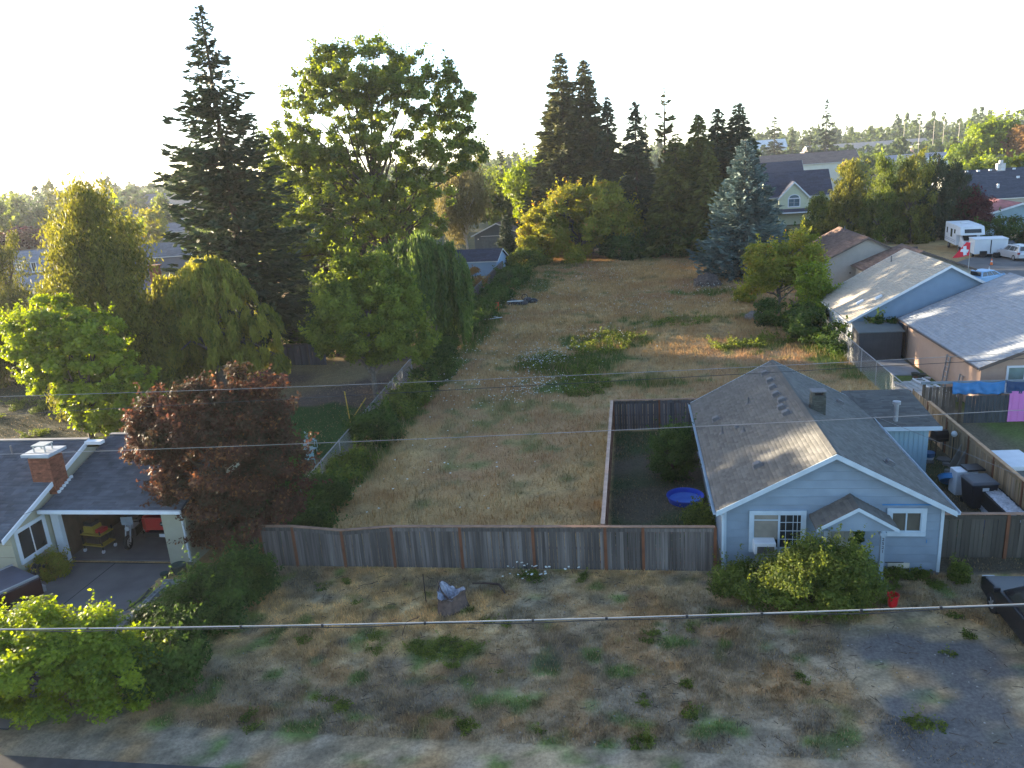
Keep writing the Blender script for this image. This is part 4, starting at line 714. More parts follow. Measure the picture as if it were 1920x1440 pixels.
# ---------------------------------------------------------------- vehicles
def wheel(par, x, y, r=.33, w=.22, m=None):
    o = MB().lathe((0, 0, 0), [(r*.55, -w/2), (r*.93, -w/2), (r, -w*.35), (r, w*.35), (r*.93, w/2), (r*.55, w/2)], 20).build('tyre', DARK, par, (x, y, r)); o.rotation_euler = (0, math.pi/2, 0)
    q = MB().cyl((0, 0, -w*.42), r*.6, w*.84, 14); q.build('rim', m or STEEL, o)
    s = MB(); [s.bar((0, 0, w*.44*sg), (r*.55*math.cos(a), r*.55*math.sin(a), w*.44*sg), .05, .03) for a in np.arange(5)*1.2566 for sg in (-1, 1)]; s.build('spokes', STEEL, o); return o
def car(name, loc, rz, m, label, L=4.6, W_=1.85, H=1.6, suv=True, cat='car'):
    """front towards +y"""
    t = empty(name, loc, rz, label, cat); w = W_/2
    # side profile (y,z), lower body and cabin lofted to narrower roof
    low = [(-L/2, .38), (-L/2-.02, .75), (-L/2+.05, .98), (-L/2+.5, 1.0), (L*.18, 1.0), (L*.45, .88), (L/2, .72), (L/2, .35), (L*.36, .25), (-L*.36, .25)]
    b = MB(); n = len(low); rings = []
    for x, k in ((-w, .93), (-w*.96, 1.0), (w*.96, 1.0), (w, .93)):
        c = np.mean(low, axis=0); rings.append([(x, c[0]+(y-c[0])*k if abs(x) == w else y, c[1]+(z-c[1])*(k if abs(x) == w else 1)) for y, z in low])
    i0 = 0; b.v = [p for r in rings for p in r]
    for k in range(3):
        for j in range(n): b.f.append((k*n+j, k*n+(j+1) % n, (k+1)*n+(j+1) % n, (k+1)*n+j)); b.m.append(0)
    b.f += [tuple(range(n-1, -1, -1)), tuple(range(3*n, 4*n))]; b.m += [0, 0]
    bd = b.build('body', m, t, bevel=.04)
    rear = -L/2+.12 if suv else -L/2+.75
    B = [(-w*.93, rear, .98), (w*.93, rear, .98), (w*.93, L*.24, .98), (-w*.93, L*.24, .98)]; T = [(-w*.74, rear+.25, H), (w*.74, rear+.25, H), (w*.74, L*.05, H), (-w*.74, L*.05, H)]
    MB().hexa(B+T).build('cabin', m, t, bevel=.05)
    def quad(name, p, off):
        n_ = (Vector(p[1])-Vector(p[0])).cross(Vector(p[3])-Vector(p[0])).normalized(); c = sum((Vector(q) for q in p), Vector())/4
        if n_.dot(c-Vector((0, 0, 1.2))) < 0: n_ = -n_
        P = [Vector(q)+n_*off for q in p]; Q = [q-n_*(off-.001) for q in P]; MB().hexa(Q+P).build(name, PANE, t)
    lerp = lambda a, b_, s: tuple(np.array(a)*(1-s)+np.array(b_)*s)
    def panel(a, b_, c, d, u0, u1, v0, v1): f = lambda u, v: lerp(lerp(a, b_, u), lerp(d, c, u), v); return [f(u0, v0), f(u1, v0), f(u1, v1), f(u0, v1)]
    quad('windscreen', panel(B[3], B[2], T[2], T[3], .07, .93, .12, .92), .012); quad('rear_window', panel(B[0], B[1], T[1], T[0], .08, .92, .2, .88), .012)
    for a, b_, c, d in ((B[0], B[3], T[3], T[0]), (B[1], B[2], T[2], T[1])):
        for u0, u1 in ((.06, .3), (.33, .6), (.63, .9)): quad('side_window', panel(a, b_, c, d, u0, u1, .12, .86), .012)
    for s in (-1, 1):
        MB().box(s*w*.93-.15, s*w*.93+.05*s*0+.1*(s < 0)-.0, -L/2-.03, -L/2+.08, .78, .98).build('tail_light', mat('red_lens', (.25, .01, .01), .3), t)
        MB().box(s*w*.75-.18, s*w*.75+.18, L/2-.1, L/2+.01, .62, .76).build('headlight', mat('clear_lens', (.5, .5, .5), .1), t)
        MB().box(s*w+(-.22 if s < 0 else .02), s*w+(-.02 if s < 0 else .22), L*.2, L*.2+.12, 1.0, 1.16).build('wing_mirror', m, t, bevel=.03)
        for y in (-L*.3, L*.31): wheel(t, s*(w-.1), y)
    MB().box(-w*.9, w*.9, -L/2-.06, -L/2+.1, .35, .55).build('bumper', m, t, bevel=.03); MB().box(-.25, .25, -L/2-.075, -L/2-.061, .6, .72).build('number_plate', WHITE, t)
    if suv:
        for s in (-1, 1): MB().box(s*w*.66-.02, s*w*.66+.02, rear+.4, L*.03, H+.03, H+.07).build('roof_rail', BLACKM, t)
    return t
SILV = mat('silver_paint', (.42, .44, .47), .3, .04, 1, metal=.3); BLK = mat('black_paint', (.012, .014, .018), .2, .05, 1); MAR = mat('maroon_paint', (.025, .006, .009), .35, .1); LB_ = mat('light_blue_paint', (.25, .40, .58), .35, .05)
car('parked_car', (42.6, 95.3, 0.05), math.radians(6), SILV, 'silver hatchback seen from behind on the side street at the right', H=1.65)
car('parked_car', (43.5, 101, 0.05), math.radians(10), BLK, 'dark car parked beyond the silver hatchback', suv=False, H=1.45)
car('parked_car', (11.7, 21.5, 0), 0, BLK, 'black car at the right end of the dark side fence', H=1.72, W_=1.95, L=4.9)
car('parked_car', (33.2, 79.5, 0.05), math.radians(-62), LB_, 'light blue car half hidden behind the slate blue house roof', suv=False, H=1.5)
# maroon pickup at left with ribbed lid
t = empty('maroon_pickup', (-23.6, 20.3, 0), math.radians(-24), 'maroon pickup with slatted bed cover on the driveway behind the bright bush', 'pickup truck')
MB().box(-.98, .98, -2.6, 2.6, .45, 1.15).build('body', MAR, t, bevel=.06); MB().hexa([(-.9, -1.9, 1.16), (.9, -1.9, 1.16), (.9, .1, 1.16), (-.9, .1, 1.16), (-.72, -1.4, 1.75), (.72, -1.4, 1.75), (.72, -.2, 1.75), (-.72, -.2, 1.75)]).build('cabin', MAR, t, bevel=.05)
MB().hexa([(-.8, .14, 1.18), (.8, .14, 1.18), (.8, .16, 1.18), (-.8, .16, 1.18), (-.64, -.12, 1.68), (.64, -.12, 1.68), (.64, -.1, 1.68), (-.64, -.1, 1.68)]).build('rear_window', PANE, t)
for s in (-1, 1): MB().hexa([(s*.895, -1.6, 1.25), (s*.915, -1.6, 1.25), (s*.915, -.1, 1.25), (s*.895, -.1, 1.25), (s*.76, -1.3, 1.66), (s*.78, -1.3, 1.66), (s*.78, -.3, 1.66), (s*.76, -.3, 1.66)]).build('side_window', PANE, t)
MB().box(-.86, .86, .3, 2.5, 1.16, 1.2).build('bed_cover', mat('blue_grey_lid', (.05, .06, .09), .5), t)
for s in (-1, 1):
    MB().box(s*.93-.04, s*.93+.04, .25, 2.55, 1.16, 1.24).build('bed_rail', STEEL, t)
    for y in (-1.6, 1.65): wheel(t, s*.9, y, .38)
MB().box(-.9, .9, 2.61, 2.72, .5, .72).build('bumper', STEEL, t)
# motorhome
RV = mat('rv_white', (.58, .60, .62), .5, .06, 1); t = empty('motorhome', (41.0, 105, 0), math.radians(-8), 'white motorhome with overcab window parked by the maroon-roofed house', 'motorhome')
MB().box(-1.35, 1.35, -1.4, 4.4, .75, 3.2).build('body', RV, t, bevel=.08)
MB().hexa([(-1.35, -3.4, 2.15), (1.35, -3.4, 2.15), (1.35, -1.41, 2.05), (-1.35, -1.41, 2.05), (-1.3, -2.9, 3.15), (1.3, -2.9, 3.15), (1.35, -1.41, 3.2), (-1.35, -1.41, 3.2)]).build('overcab', RV, t, bevel=.08)
MB().hexa([(-.95, -3.55, .6), (.95, -3.55, .6), (1.0, -1.42, .6), (-1.0, -1.42, .6), (-.9, -3.4, 1.25), (.9, -3.4, 1.25), (.9, -1.42, 2.04), (-.9, -1.42, 2.04)]).build('cab', RV, t, bevel=.06)
MB().hexa([(-.8, -3.02, 1.5), (.8, -3.02, 1.5), (.8, -2.98, 1.5), (-.8, -2.98, 1.5), (-.75, -2.0, 2.0), (.75, -2.0, 2.0), (.75, -1.95, 2.0), (-.75, -1.95, 2.0)]).build('windscreen', PANE, t)
MB().hexa([(-.85, -3.32, 2.42), (.95, -3.32, 2.42), (.95, -3.26, 2.42), (-.85, -3.26, 2.42), (-.85, -3.10, 2.85), (.95, -3.10, 2.85), (.95, -3.03, 2.85), (-.85, -3.03, 2.85)]).build('overcab_window', PANE, t)
for y, z, l_, hh in ((3.2, 1.9, .5, .7), (.9, 1.6, .9, 1.0), (-.7, 2.15, .6, .5)): MB().box(-1.372, -1.352, y-l_/2, y+l_/2, z, z+hh).build('side_window', PANE, t)
for z in (1.3, 1.1): MB().box(-1.366, -1.352, -1.2, 4.2, z, z+.05).build('stripe', mat('rv_stripe', (.2, .22, .28), .5), t)
MB().box(-.5, .4, .2, 1.1, 3.21, 3.36).build('roof_hatch', RV, t, bevel=.03); [wheel(t, s*1.15, y, .38) for s in (-1, 1) for y in (-2.6, 2.6)]
t = empty('box_trailer', (41.0, 98.4, 0), math.radians(-8), 'white box trailer standing in front of the motorhome', 'trailer')
MB().box(-1.7, 1.7, -1.2, 1.4, .45, 2.1).build('body', RV, t, bevel=.04); MB().box(-1.75, 1.75, -1.25, 1.45, 2.1, 2.17).build('roof', RV, t)
MB().box(-.05, .05, -1.23, -1.202, .5, 2.05).build('door_seam', DARK, t); MB().box(-1.1, -.35, -1.24, -1.203, .12, .8).build('wheel_arch', DARK, t); [wheel(t, s*1.5, 0, .33) for s in (-1, 1)]; MB().box(.3, .9, -1.9, -1.25, .1, .6).build('dark_step', DARK, t)
# flag
t = empty('flag', (25.4, 66.2, 0), 0, 'red flag with white cross behind the slate blue house roof', 'flag')
MB().cyl((.9, 0, 0), .025, 6.0, 8).build('pole', STEEL, t); RED = mat('flag_red', (.62, .02, .04), .7, .05)
b = MB(); b.prism([(-.35, 4.75), (.1, 4.75), (.9, 4.9), (.9, 5.9), (.6, 5.95)], lambda p, q, s: (p, s, q), -.01, .01); b.build('cloth', RED, t)
b = MB(); b.prism([(.18, 5.22), (.26, 5.44), (.82, 5.34), (.74, 5.12)], lambda p, q, s: (p, s-.0, q), -.018, -.011); b.prism([(.36, 5.62), (.6, 5.66), (.68, 4.95), (.44, 4.9)], lambda p, q, s: (p, s, q), -.024, -.019); b.build('white_cross', WHITE, t)
def cone(loc, label, m='cone_orange', c=(.8, .16, .03)):
    t = empty('traffic_cone', loc, 0, label, 'traffic cone'); MB().box(-.2, .2, -.2, .2, 0, .04).build('base', DARK, t); MB().cyl((0, 0, .04), .14, .3, 12, .095).build('cone', mat(m, c, .6), t); MB().cyl((0, 0, .34), .095, .15, 12, .065).build('band', WHITE, t); MB().cyl((0, 0, .49), .065, .22, 12, .025).build('tip', MATS[m], t)
cone((38.7, 91.6, .03), 'orange traffic cone with white band on the grass by the silver hatchback'); cone((36.3, 86.3, .05), 'pale traffic cone nearest the slate blue roof on the side street', 'cone_pale', (.45, .4, .38))
# garage contents (world coordinates inside the garage)
t = empty('red_pickup', (-19.5, 26.6, .05), 0, 'red pickup with its tailgate facing out of the open garage', 'pickup truck'); RP_ = mat('red_paint', (.42, .015, .02), .35, .05)
tg = MB().box(-.78, .78, 0, .08, .78, 1.32).build('tailgate', RP_, t, bevel=.02); MB().box(-.72, .72, -.01, -.001, .83, .86).box(-.72, .72, -.01, -.001, 1.24, 1.27).build('pressing', RP_, tg); b = MB().cyl((0, -.02, 1.07), .11, .018, 16, axis='y'); b.build('emblem', BLACKM, tg); MB().box(-.08, .08, -.028, -.021, 1.055, 1.085).build('emblem_bar', STEEL, tg)
MB().box(-.85, .85, -.12, .0, .52, .7).build('bumper', BLACKM, t); MB().box(-.15, .15, -.14, -.121, .54, .68).build('number_plate', WHITE, t)
for s in (-1, 1): MB().box(s*.86-.07, s*.86+.07, .02, .1, .8, 1.3).build('tail_light', mat('red_lens', (.25, .01, .01), .3), t); MB().box(s*.9-.04, s*.9+.04, .12, 2.0, .6, 1.35).build('bed_side', RP_, t)
MB().box(-.9, .9, 2.0, 4.3, .6, 1.85).build('cabin', BLACKM, t, bevel=.08); MB().box(-.8, .8, .12, 2.0, .55, .65).build('bed_floor', DARK, t); [wheel(t, s*.82, y, .36) for s in (-1, 1) for y in (1.0, 3.6)]
t = empty('motorcycle', (-21.1, 26.4, .05), math.radians(8), 'grey and black motorcycle parked inside the garage', 'motorcycle')
for y in (0, 1.4): 
    w_ = MB().lathe((0, 0, 0), [(.2, -.06), (.28, -.07), (.31, 0), (.28, .07), (.2, .06)], 20).build('tyre', DARK, t, (0, y, .31)); w_.rotation_euler = (0, math.pi/2, 0); s = MB(); [s.bar((0, 0, 0), (.24*math.cos(a), .24*math.sin(a), 0), .02) for a in np.arange(8)*.785]; s.build('rim', STEEL, w_)
MB().bar((-.1, 0, .31), (-.1, .3, 1.0), .05).bar((.1, 0, .31), (.1, .3, 1.0), .05).build('fork', STEEL, t); MB().bar((-.38, .42, 1.05), (.38, .42, 1.05), .035).build('handlebar', BLACKM, t)
MB().hexa([(-.13, .4, .72), (.13, .4, .72), (.12, .95, .72), (-.12, .95, .72), (-.15, .42, .98), (.15, .42, .98), (.1, .95, .92), (-.1, .95, .92)]).build('tank', mat('bike_grey', (.25, .27, .3), .3), t, bevel=.05)
MB().hexa([(-.12, .95, .72), (.12, .95, .72), (.12, 1.7, .76), (-.12, 1.7, .76), (-.14, .95, .84), (.14, .95, .84), (.1, 1.75, .92), (-.1, 1.75, .92)]).build('saddle', DARK, t, bevel=.03); MB().box(-.15, .15, .5, 1.0, .32, .7).build('engine', BLACKM, t, bevel=.04); MB().cyl((0, .13, .86), .1, .12, 12, axis='y').build('headlight', mat('clear_lens', (.5, .5, .5), .1), t); MB().box(-.25, .25, .25, .27, 1.0, 1.35).build('windshield', mat('bike_screen', (.3, .33, .36), .2), t)
YEL = mat('dull_yellow', (.32, .22, .03), .6, .15)
t = empty('tool_cart', (-22.45, 26.4, .05), -.15, 'yellow two-shelf cart loaded with bins just inside the garage', 'cart')
for z in (.3, .78): MB().box(-.5, .55, -.35, .35, z, z+.05).build('shelf', YEL, t)
for x, y in ((-.47, -.32), (.5, -.32), (-.47, .32), (.5, .32)): MB().box(x-.02, x+.02, y-.02, y+.02, .12, 1.0).build('upright', DARK, t); MB().cyl((x-.02, y, .08), .08, .04, 10, axis='x').build('caster', WHITE, t)
for q, m_, n_ in (((-.4, .1, -.25, .25, .84, 1.12), YEL, 'bin'), ((-.38, .05, -.2, .2, 1.125, 1.3), mat('black_bin', (.03, .03, .03), .5), 'bin'), ((.15, .45, -.2, .2, .84, 1.0), RP_, 'toolbox'), ((-.4, .3, -.25, .25, .355, .6), DARK, 'box')): MB().box(*q).build(n_, m_, t, bevel=.02)
t = empty('storage_shelf', (-21.2, 30.6, .05), 0, 'shelf of bins and bags along the back of the garage', 'shelf'); MB().box(-1.6, 1.6, -.3, .3, .9, .94).box(-1.6, 1.6, -.3, .3, 1.6, 1.64).box(-1.62, -1.58, -.3, .3, 0, 2).box(1.58, 1.62, -.3, .3, 0, 2).build('frame', mat('shelf_wood', (.2, .13, .07), .8), t)
for i, (c_, z) in enumerate((((.2, .02, .02), .94), ((.3, .3, .32), .94), ((.3, .2, .03), .94), ((.05, .06, .2), 0), ((.3, .2, .03), 0), ((.1, .1, .1), 1.64), ((.25, .24, .22), 1.64), ((.06, .1, .08), 0))): MB().box(-.19, .19, -.22, .22, 0, .4).build('bin', mat('bin_%d' % i, c_, .6), t, (-1.3+(i*.73) % 2.7, 0, z), bevel=.02)
# plants pots next to the garage
t = empty('plant_pots', (-17.75, 24.6, 0), 0, 'dark planters with leafy plants at the right of the garage opening', 'pots')
for x, y, s in ((0, 0, .3), (-.4, -.35, .17), (.3, .2, .22)): MB().lathe((x, y, 0), [(s*.6, 0), (s, s*1.3), (s*.85, s*1.25), (0.01, s*1.1)], 12).build('pot', mat('dark_green_pot', (.03, .06, .055), .5), t)
t = empty('hose_reel', (-23.3, 24.0, 0), .3, 'round dark hose reel on the cream wall beside the clipped shrub', 'hose reel'); MB().lathe((0, 0, 0), [(.1, -.12), (.34, -.12), (.28, -.05), (.28, .05), (.34, .12), (.1, .12)], 16).build('reel', BLACKM, t, (.1, -.3, .5)).rotation_euler = (0, math.pi/2, 0); MB().bar((.1, -.3, 0), (.1, -.3, .5), .05).build('stand', STEEL, t)
# ---------------------------------------------------------------- small things in the yards
def pool(loc, r, h_, label, m, tilt=(0, 0, 0)):
    t = empty('paddling_pool', loc, 0, label, 'paddling pool'); t.rotation_euler = tilt
    MB().lathe((0, 0, 0), [(r*.02, .015), (r*.86, .02), (r*.93, h_*.9), (r, h_), (r*1.02, h_*.95), (r*.97, h_*.85), (r*.9, 0)], 40).build('basin', m, t, smooth=False)
    if tilt == (0, 0, 0): MB().lathe((0, 0, h_*.35), [(0.01, .0), (r*.87, .0)], 32).build('water', mat('pool_floor', (.03, .10, .42), .35, .5, 2.5, col2=(.06, .17, .52)), t)
PB = mat('pool_blue', (.015, .06, .42), .45, .1, 3); pool((1.95, 31.2, 0), .78, .28, 'round deep blue plastic paddling pool in the cottage side yard', PB)
pool((13.0, 32.3, .35), .55, .22, 'light blue plastic paddling pool tipped on edge in the right side yard', mat('pool_light_blue', (.04, .22, .48), .4, .1), (math.radians(-38), .2, 0))
BK = mat('bucket_red', (.55, .012, .02), .4, .08)
t = empty('bucket', (7.92, 23.25, 0), .4, 'red plastic bucket on the bare ground before the porch post', 'bucket'); MB().lathe((0, 0, 0), [(.01, .01), (.13, 0), (.17, .4), (.19, .4), (.19, .43), (.16, .43), (.125, .03), (.01, .03)], 20).build('shell', BK, t); 
V_, F_ = tubes([([(.18*math.cos(a), .05+.1*math.sin(a), .41-.16*math.sin(a)) for a in np.linspace(0, math.pi, 9)], [.006]*9)], 5); npmesh('handle', V_, F_, STEEL, parent=t)
t = empty('wheelie_bin', (13.35, 30.7, 0), .1, 'large black bin with grey lid in the right side yard', 'bin'); MB().hexa([(-.4, -.4, .05), (.4, -.4, .05), (.4, .4, .05), (-.4, .4, .05), (-.5, -.5, 1.1), (.5, -.5, 1.1), (.5, .5, 1.1), (-.5, .5, 1.1)]).build('body', mat('bin_black', (.02, .022, .028), .5, .1), t, bevel=.06); MB().hexa([(-.54, -.55, 1.11), (.54, -.55, 1.11), (.54, .5, 1.11), (-.54, .5, 1.11), (-.45, -.45, 1.2), (.45, -.45, 1.2), (.45, .42, 1.22), (-.45, .42, 1.22)]).build('lid', mat('bin_lid', (.07, .075, .085), .5, .1), t, bevel=.03); MB().box(-.12, .12, -.505, -.49, .85, .98).build('sticker', WHITE, t); [MB().cyl((x, .42, .1), .1, .06, 12, axis='x').build('wheel', DARK, t) for x in (-.42, .36)]
t = empty('old_freezer', (13.35, 32.0, 0), .1, 'white appliance with black top behind the black bin', 'appliance'); MB().box(-.5, .35, -.3, .3, 0, 1.05).build('body', WHITE, t, bevel=.03); MB().box(-.1, .6, -.35, .3, 1.06, 1.14).build('dark_top', BLACKM, t)
t = empty('hot_tub_cover', (13.75, 28.9, 0), 0, 'long box wrapped in crinkled silvery plastic against the tan fence', 'wrapped box')
R = np.random.RandomState(3); nx_, ny_ = 14, 46; u, v = np.meshgrid(np.linspace(0, 1, nx_), np.linspace(0, 1, ny_)); zz = .85*np.clip(np.minimum(u, 1-u)*9, 0, 1)**.5+R.randn(ny_, nx_)*.018; zz[:, 0] = 0; zz[:, -1] = 0
i, j = np.meshgrid(np.arange(ny_-1), np.arange(nx_-1), indexing='ij'); a = i*nx_+j; npmesh('plastic_cover', np.stack([-.45+.8*u, -1.35+v*3.1, zz], -1).reshape(-1, 3), np.stack([a, a+1, a+nx_+1, a+nx_], -1).reshape(-1, 4), mat('silvery_plastic', (.40, .41, .44), .4, .35, 9, bump=.6), parent=t); MB().box(-.43, .33, -1.33, 1.73, 0, .8).build('box', DARK, t)
t = empty('storage_tub', (12.9, 28.4, 0), .1, 'dark blue plastic tub by the side gate fence', 'tub'); MB().lathe((0, 0, 0), [(.01, .02), (.35, 0), (.45, .32), (.48, .33), (.43, .33), (.33, .05), (.01, .05)], 20).build('shell', mat('tub_blue', (.01, .03, .14), .5), t)
t = empty('barbecue', (13.9, 36.3, 0), .2, 'black barbecue with hood against the sunlit part of the tan fence', 'barbecue'); MB().box(-.35, .35, -.25, .25, .7, .85).build('firebox', BLACKM, t); MB().prism([(-.25, .86), (.25, .86), (.22, 1.05), (.1, 1.18), (-.1, 1.18), (-.22, 1.05)], lambda p, q, s: (s, p, q), -.34, .34).build('hood', BLACKM, t); [MB().box(x-.02, x+.02, y-.02, y+.02, 0, .7).build('leg', BLACKM, t) for x in (-.3, .3) for y in (-.2, .2)]; MB().box(-.6, -.36, -.2, .2, .78, .81).build('side_shelf', BLACKM, t)
t = empty('bucket', (13.2, 35.6, 0), 0, 'small blue and white tub on the ground in the right side yard', 'tub'); MB().lathe((0, 0, 0), [(.01, .01), (.2, 0), (.24, .18)], 14).build('base', WHITE, t); MB().lathe((0, 0, .18), [(.24, 0), (.26, .2), (.01, .19)], 14).build('top', mat('tub_teal', (.03, .12, .25), .5), t)
t = empty('garden_lamp', (14.05, 35.2, 0), 0, 'white globe lamp on a thin stake by the tan fence', 'lamp'); MB().cyl((0, 0, 0), .02, 1.25, 6).build('stake', BLACKM, t); MB().lathe((0, 0, 1.25), [(.01, 0), (.1, .06), (.13, .15), (.1, .24), (.01, .3)], 12).build('globe', WHITE, t)
for i, (x, y, rz, l, tl) in enumerate(((13.8, 34.6, .3, 1.4, .5), (13.9, 34.2, .2, 1.2, .45))): 
    o = MB().box(-.16, .16, -.02, .02, 0, l).build('loose_board', mat('old_board', (.22, .21, .19), .9, .2), None, (x, y, 0)); o.rotation_euler = (0, tl, rz); tag(o, ('longer', 'shorter')[i]+' grey board leaning on the tan fence', 'board')
R_ = random.Random(8)
for i in range(9):
    x, y = 12.3+R_.random()*1.6, 33+R_.random()*3.4; s = .12+R_.random()*.16; p = [(s*(1+.3*R_.random())*math.cos(a), s*(1+.3*R_.random())*math.sin(a)) for a in np.arange(6)*1.047]
    b = MB(); b.prism(p, lambda a, c, q: (a, c, q), 0, .05+R_.random()*.06); tag(b.build('stone', mat('yard_stone', (.16, .155, .15), .9, .2, 4, rvar=.3), None, (x, y, 0)), 'flat grey stone lying in the right side yard', 'stone', 'loose stones in the right side yard')
# lot clutter
t = MB().box(-.45, .45, -.03, .03, .1, .95).box(-.47, -.42, -.05, .05, 0, .97).box(.42, .47, -.05, .05, 0, .97).build('orange_panel', mat('orange_plastic', (.62, .09, .03), .6, .1), None, (-14.0, 76.3, 0), .1); tag(t, 'orange plastic panel standing in weeds beside the left lot fence', 'panel')
for i, (a, b_) in enumerate((((-14.6, 73.3, .3), (-12.9, 72.0, .25)), ((-14.4, 71.3, .2), (-12.5, 71.8, .3)))): tag(MB().bar(a, b_, .12, .05).build('white_plank', WHITE), ('upper', 'lower')[i]+' of the two white planks lying in weeds near the orange panel', 'plank')
t = empty('scrap_heap', (-11.9, 80, 0), 0, 'heap of black bags and scrap left in the field', 'junk')
for i in range(9): 
    s = .25+.3*R_.random(); MB().lathe((0, 0, 0), [(.02, 0), (s, .05), (s*1.15, s*.5), (s*.7, s), (.05, s*1.15)], 9).build('black_bag', mat('bag_black', (.02, .021, .025), .5, .3), t, (R_.uniform(-1.5, 1.5), R_.uniform(-.8, .8), 0), R_.random()*6)
MB().bar((-1.2, -1, .5), (.5, -1.1, .55), .1).build('pale_bar', WHITE, t); V_, F_ = tubes([([(.6+.3*math.cos(a), -.5, .8+.3*math.sin(a)) for a in np.linspace(0, 6.28, 14)], [.04]*14)], 5); npmesh('tyre', V_, F_, DARK, parent=t)
R = np.random.RandomState(5)
def rock(name, loc, rx, ry, rz_, m, label, cat='rock', seed=0, n=14):
    R = np.random.RandomState(seed); th, ph = np.meshgrid(np.linspace(0, 2*math.pi, n, endpoint=False), np.linspace(0, math.pi/2, n//2)); r = 1+R.randn(*th.shape)*.09; r[0, :] = r[0, 0]
    V = np.stack([rx*r*np.cos(th)*np.sin(ph), ry*r*np.sin(th)*np.sin(ph), rz_*r*np.cos(ph)], -1).reshape(-1, 3); k = n//2; i, j = np.meshgrid(np.arange(k-1), np.arange(n), indexing='ij'); j2 = (j+1) % n
    o = npmesh(name, V, np.stack([i*n+j, i*n+j2, (i+1)*n+j2, (i+1)*n+j], -1).reshape(-1, 4), m); o.location = loc; return tag(o, label, cat)
rock('root_mound', (7.9, 86, 0), 1.5, 1.3, 1.35, mat('root_earth', (.085, .065, .055), .95, .5, 4, bump=.8), 'dark earthy uprooted stump mound in the field near the blue spruce', 'mound', 3, 18)
rock('boulder', (10.3, 68.5, 0), .9, .7, .6, mat('rough_stone', (.16, .14, .13), .95, .4, 5, bump=.6), 'boulder half hidden under the golden-leaved tree', 'rock', 6); rock('boulder', (11.4, 66.8, 0), .7, .8, .45, MATS['rough_stone'], 'lower boulder beside the bright green shrub at the field edge', 'rock', 7)
R = np.random.RandomState(15); n = 550; x, y = R.uniform(-13, 12, n), R.uniform(16.5, 25, n); sz_ = R.uniform(.01, .028, n); a = R.rand(n)*6.28; q = np.array([(-1, -1, 0), (1, -1, 0), (1, 1, 0), (-1, 1, 0), (0, 0, 1.1)])
V = q[None]*sz_[:, None, None]; c_, s_ = np.cos(a)[:, None], np.sin(a)[:, None]; V = np.stack([V[..., 0]*c_-V[..., 1]*s_*.7+x[:, None], V[..., 0]*s_+V[..., 1]*c_*.7+y[:, None], V[..., 2]+.03], -1); i = np.arange(n)*5
tag(npmesh('pebbles', V.reshape(-1, 3), np.vstack([np.stack([i+k, i+(k+1) % 4, i+4], 1) for k in range(4)]), mat('pale_pebble', (.24, .23, .21), .9, .3, 3)), 'pale pebbles scattered on the verge', kind='stuff')
n = 500; x, y = R.uniform(-13, 12, n), R.uniform(16.5, 25, n); a = R.rand(n)*6.28; l_ = R.uniform(.08, .3, n); d_ = np.stack([np.cos(a), np.sin(a), 0*a], 1)*l_[:, None]/2; w_ = np.stack([-np.sin(a), np.cos(a), 0*a], 1)*.008; C_ = np.stack([x, y, np.full(n, .06)], 1); up_ = np.array([0, 0, .012])
V = np.stack([C_-d_-w_, C_-d_+w_, C_+d_+w_, C_+d_-w_, C_-d_+up_, C_+d_+up_*2], 1); i = np.arange(n)*6
tag(npmesh('twigs', V.reshape(-1, 3), np.vstack([np.stack([i, i+4, i+5, i+3], 1), np.stack([i+1, i+2, i+5, i+4], 1)]), MATS['stump_bark'] if 'stump_bark' in MATS else BARK), 'dry twigs and stalks lying on the verge', kind='stuff')
# tree stump with grey rotten top
t = empty('tree_stump', (-6.45, 22.6, 0), 0, 'broken tree stump with bleached grey top on the verge', 'tree stump')
n = 22; an = np.arange(n)*2*math.pi/n; R = np.random.RandomState(9); rad = .44*(1+.12*np.sin(an*3+1)+R.randn(n)*.05); rad[1:4] *= 1.2; hh = .62+.07*np.sin(an*2+2.3)+.22*np.exp(-((an-2.2)/.6)**2)+R.randn(n)*.03
Vv = []; 
for k, (sr, sz) in enumerate(((1.12, 0), (.98, .4), (.93, .8), (1.0, 1.0))): Vv.append(np.stack([rad*sr*np.cos(an), rad*sr*np.sin(an), hh*sz], 1))
i, j = np.meshgrid(np.arange(3), np.arange(n), indexing='ij'); j2 = (j+1) % n; npmesh('bark', np.vstack(Vv), np.stack([i*n+j, i*n+j2, (i+1)*n+j2, (i+1)*n+j], -1).reshape(-1, 4), mat('stump_bark', (.10, .07, .06), .95, .4, 8, bump=.8), parent=t)
Vv = [np.stack([rad*s*np.cos(an), rad*s*np.sin(an), hh*(.55+.45*s)-.1*(1-s)+R.randn(n)*.04], 1) for s in (1., .8, .6, .4, .2, .02)]; i, j = np.meshgrid(np.arange(5), np.arange(n), indexing='ij'); j2 = (j+1) % n
npmesh('broken_top', np.vstack(Vv), np.stack([i*n+j, i*n+j2, (i+1)*n+j2, (i+1)*n+j], -1).reshape(-1, 4), mat('bleached_wood', (.24, .24, .27), .9, .5, 12, bump=1.0, stretch=(1, 1, .3)), parent=t)
V_, F_ = tubes([([(.25, -.3, .0), (.1, -.2, .3), (-.3, .1, .6), (-.42, .15, .95)], [.05, .04, .03, .015])], 6); npmesh('splinter', V_, F_, MATS['stump_bark'], parent=t)
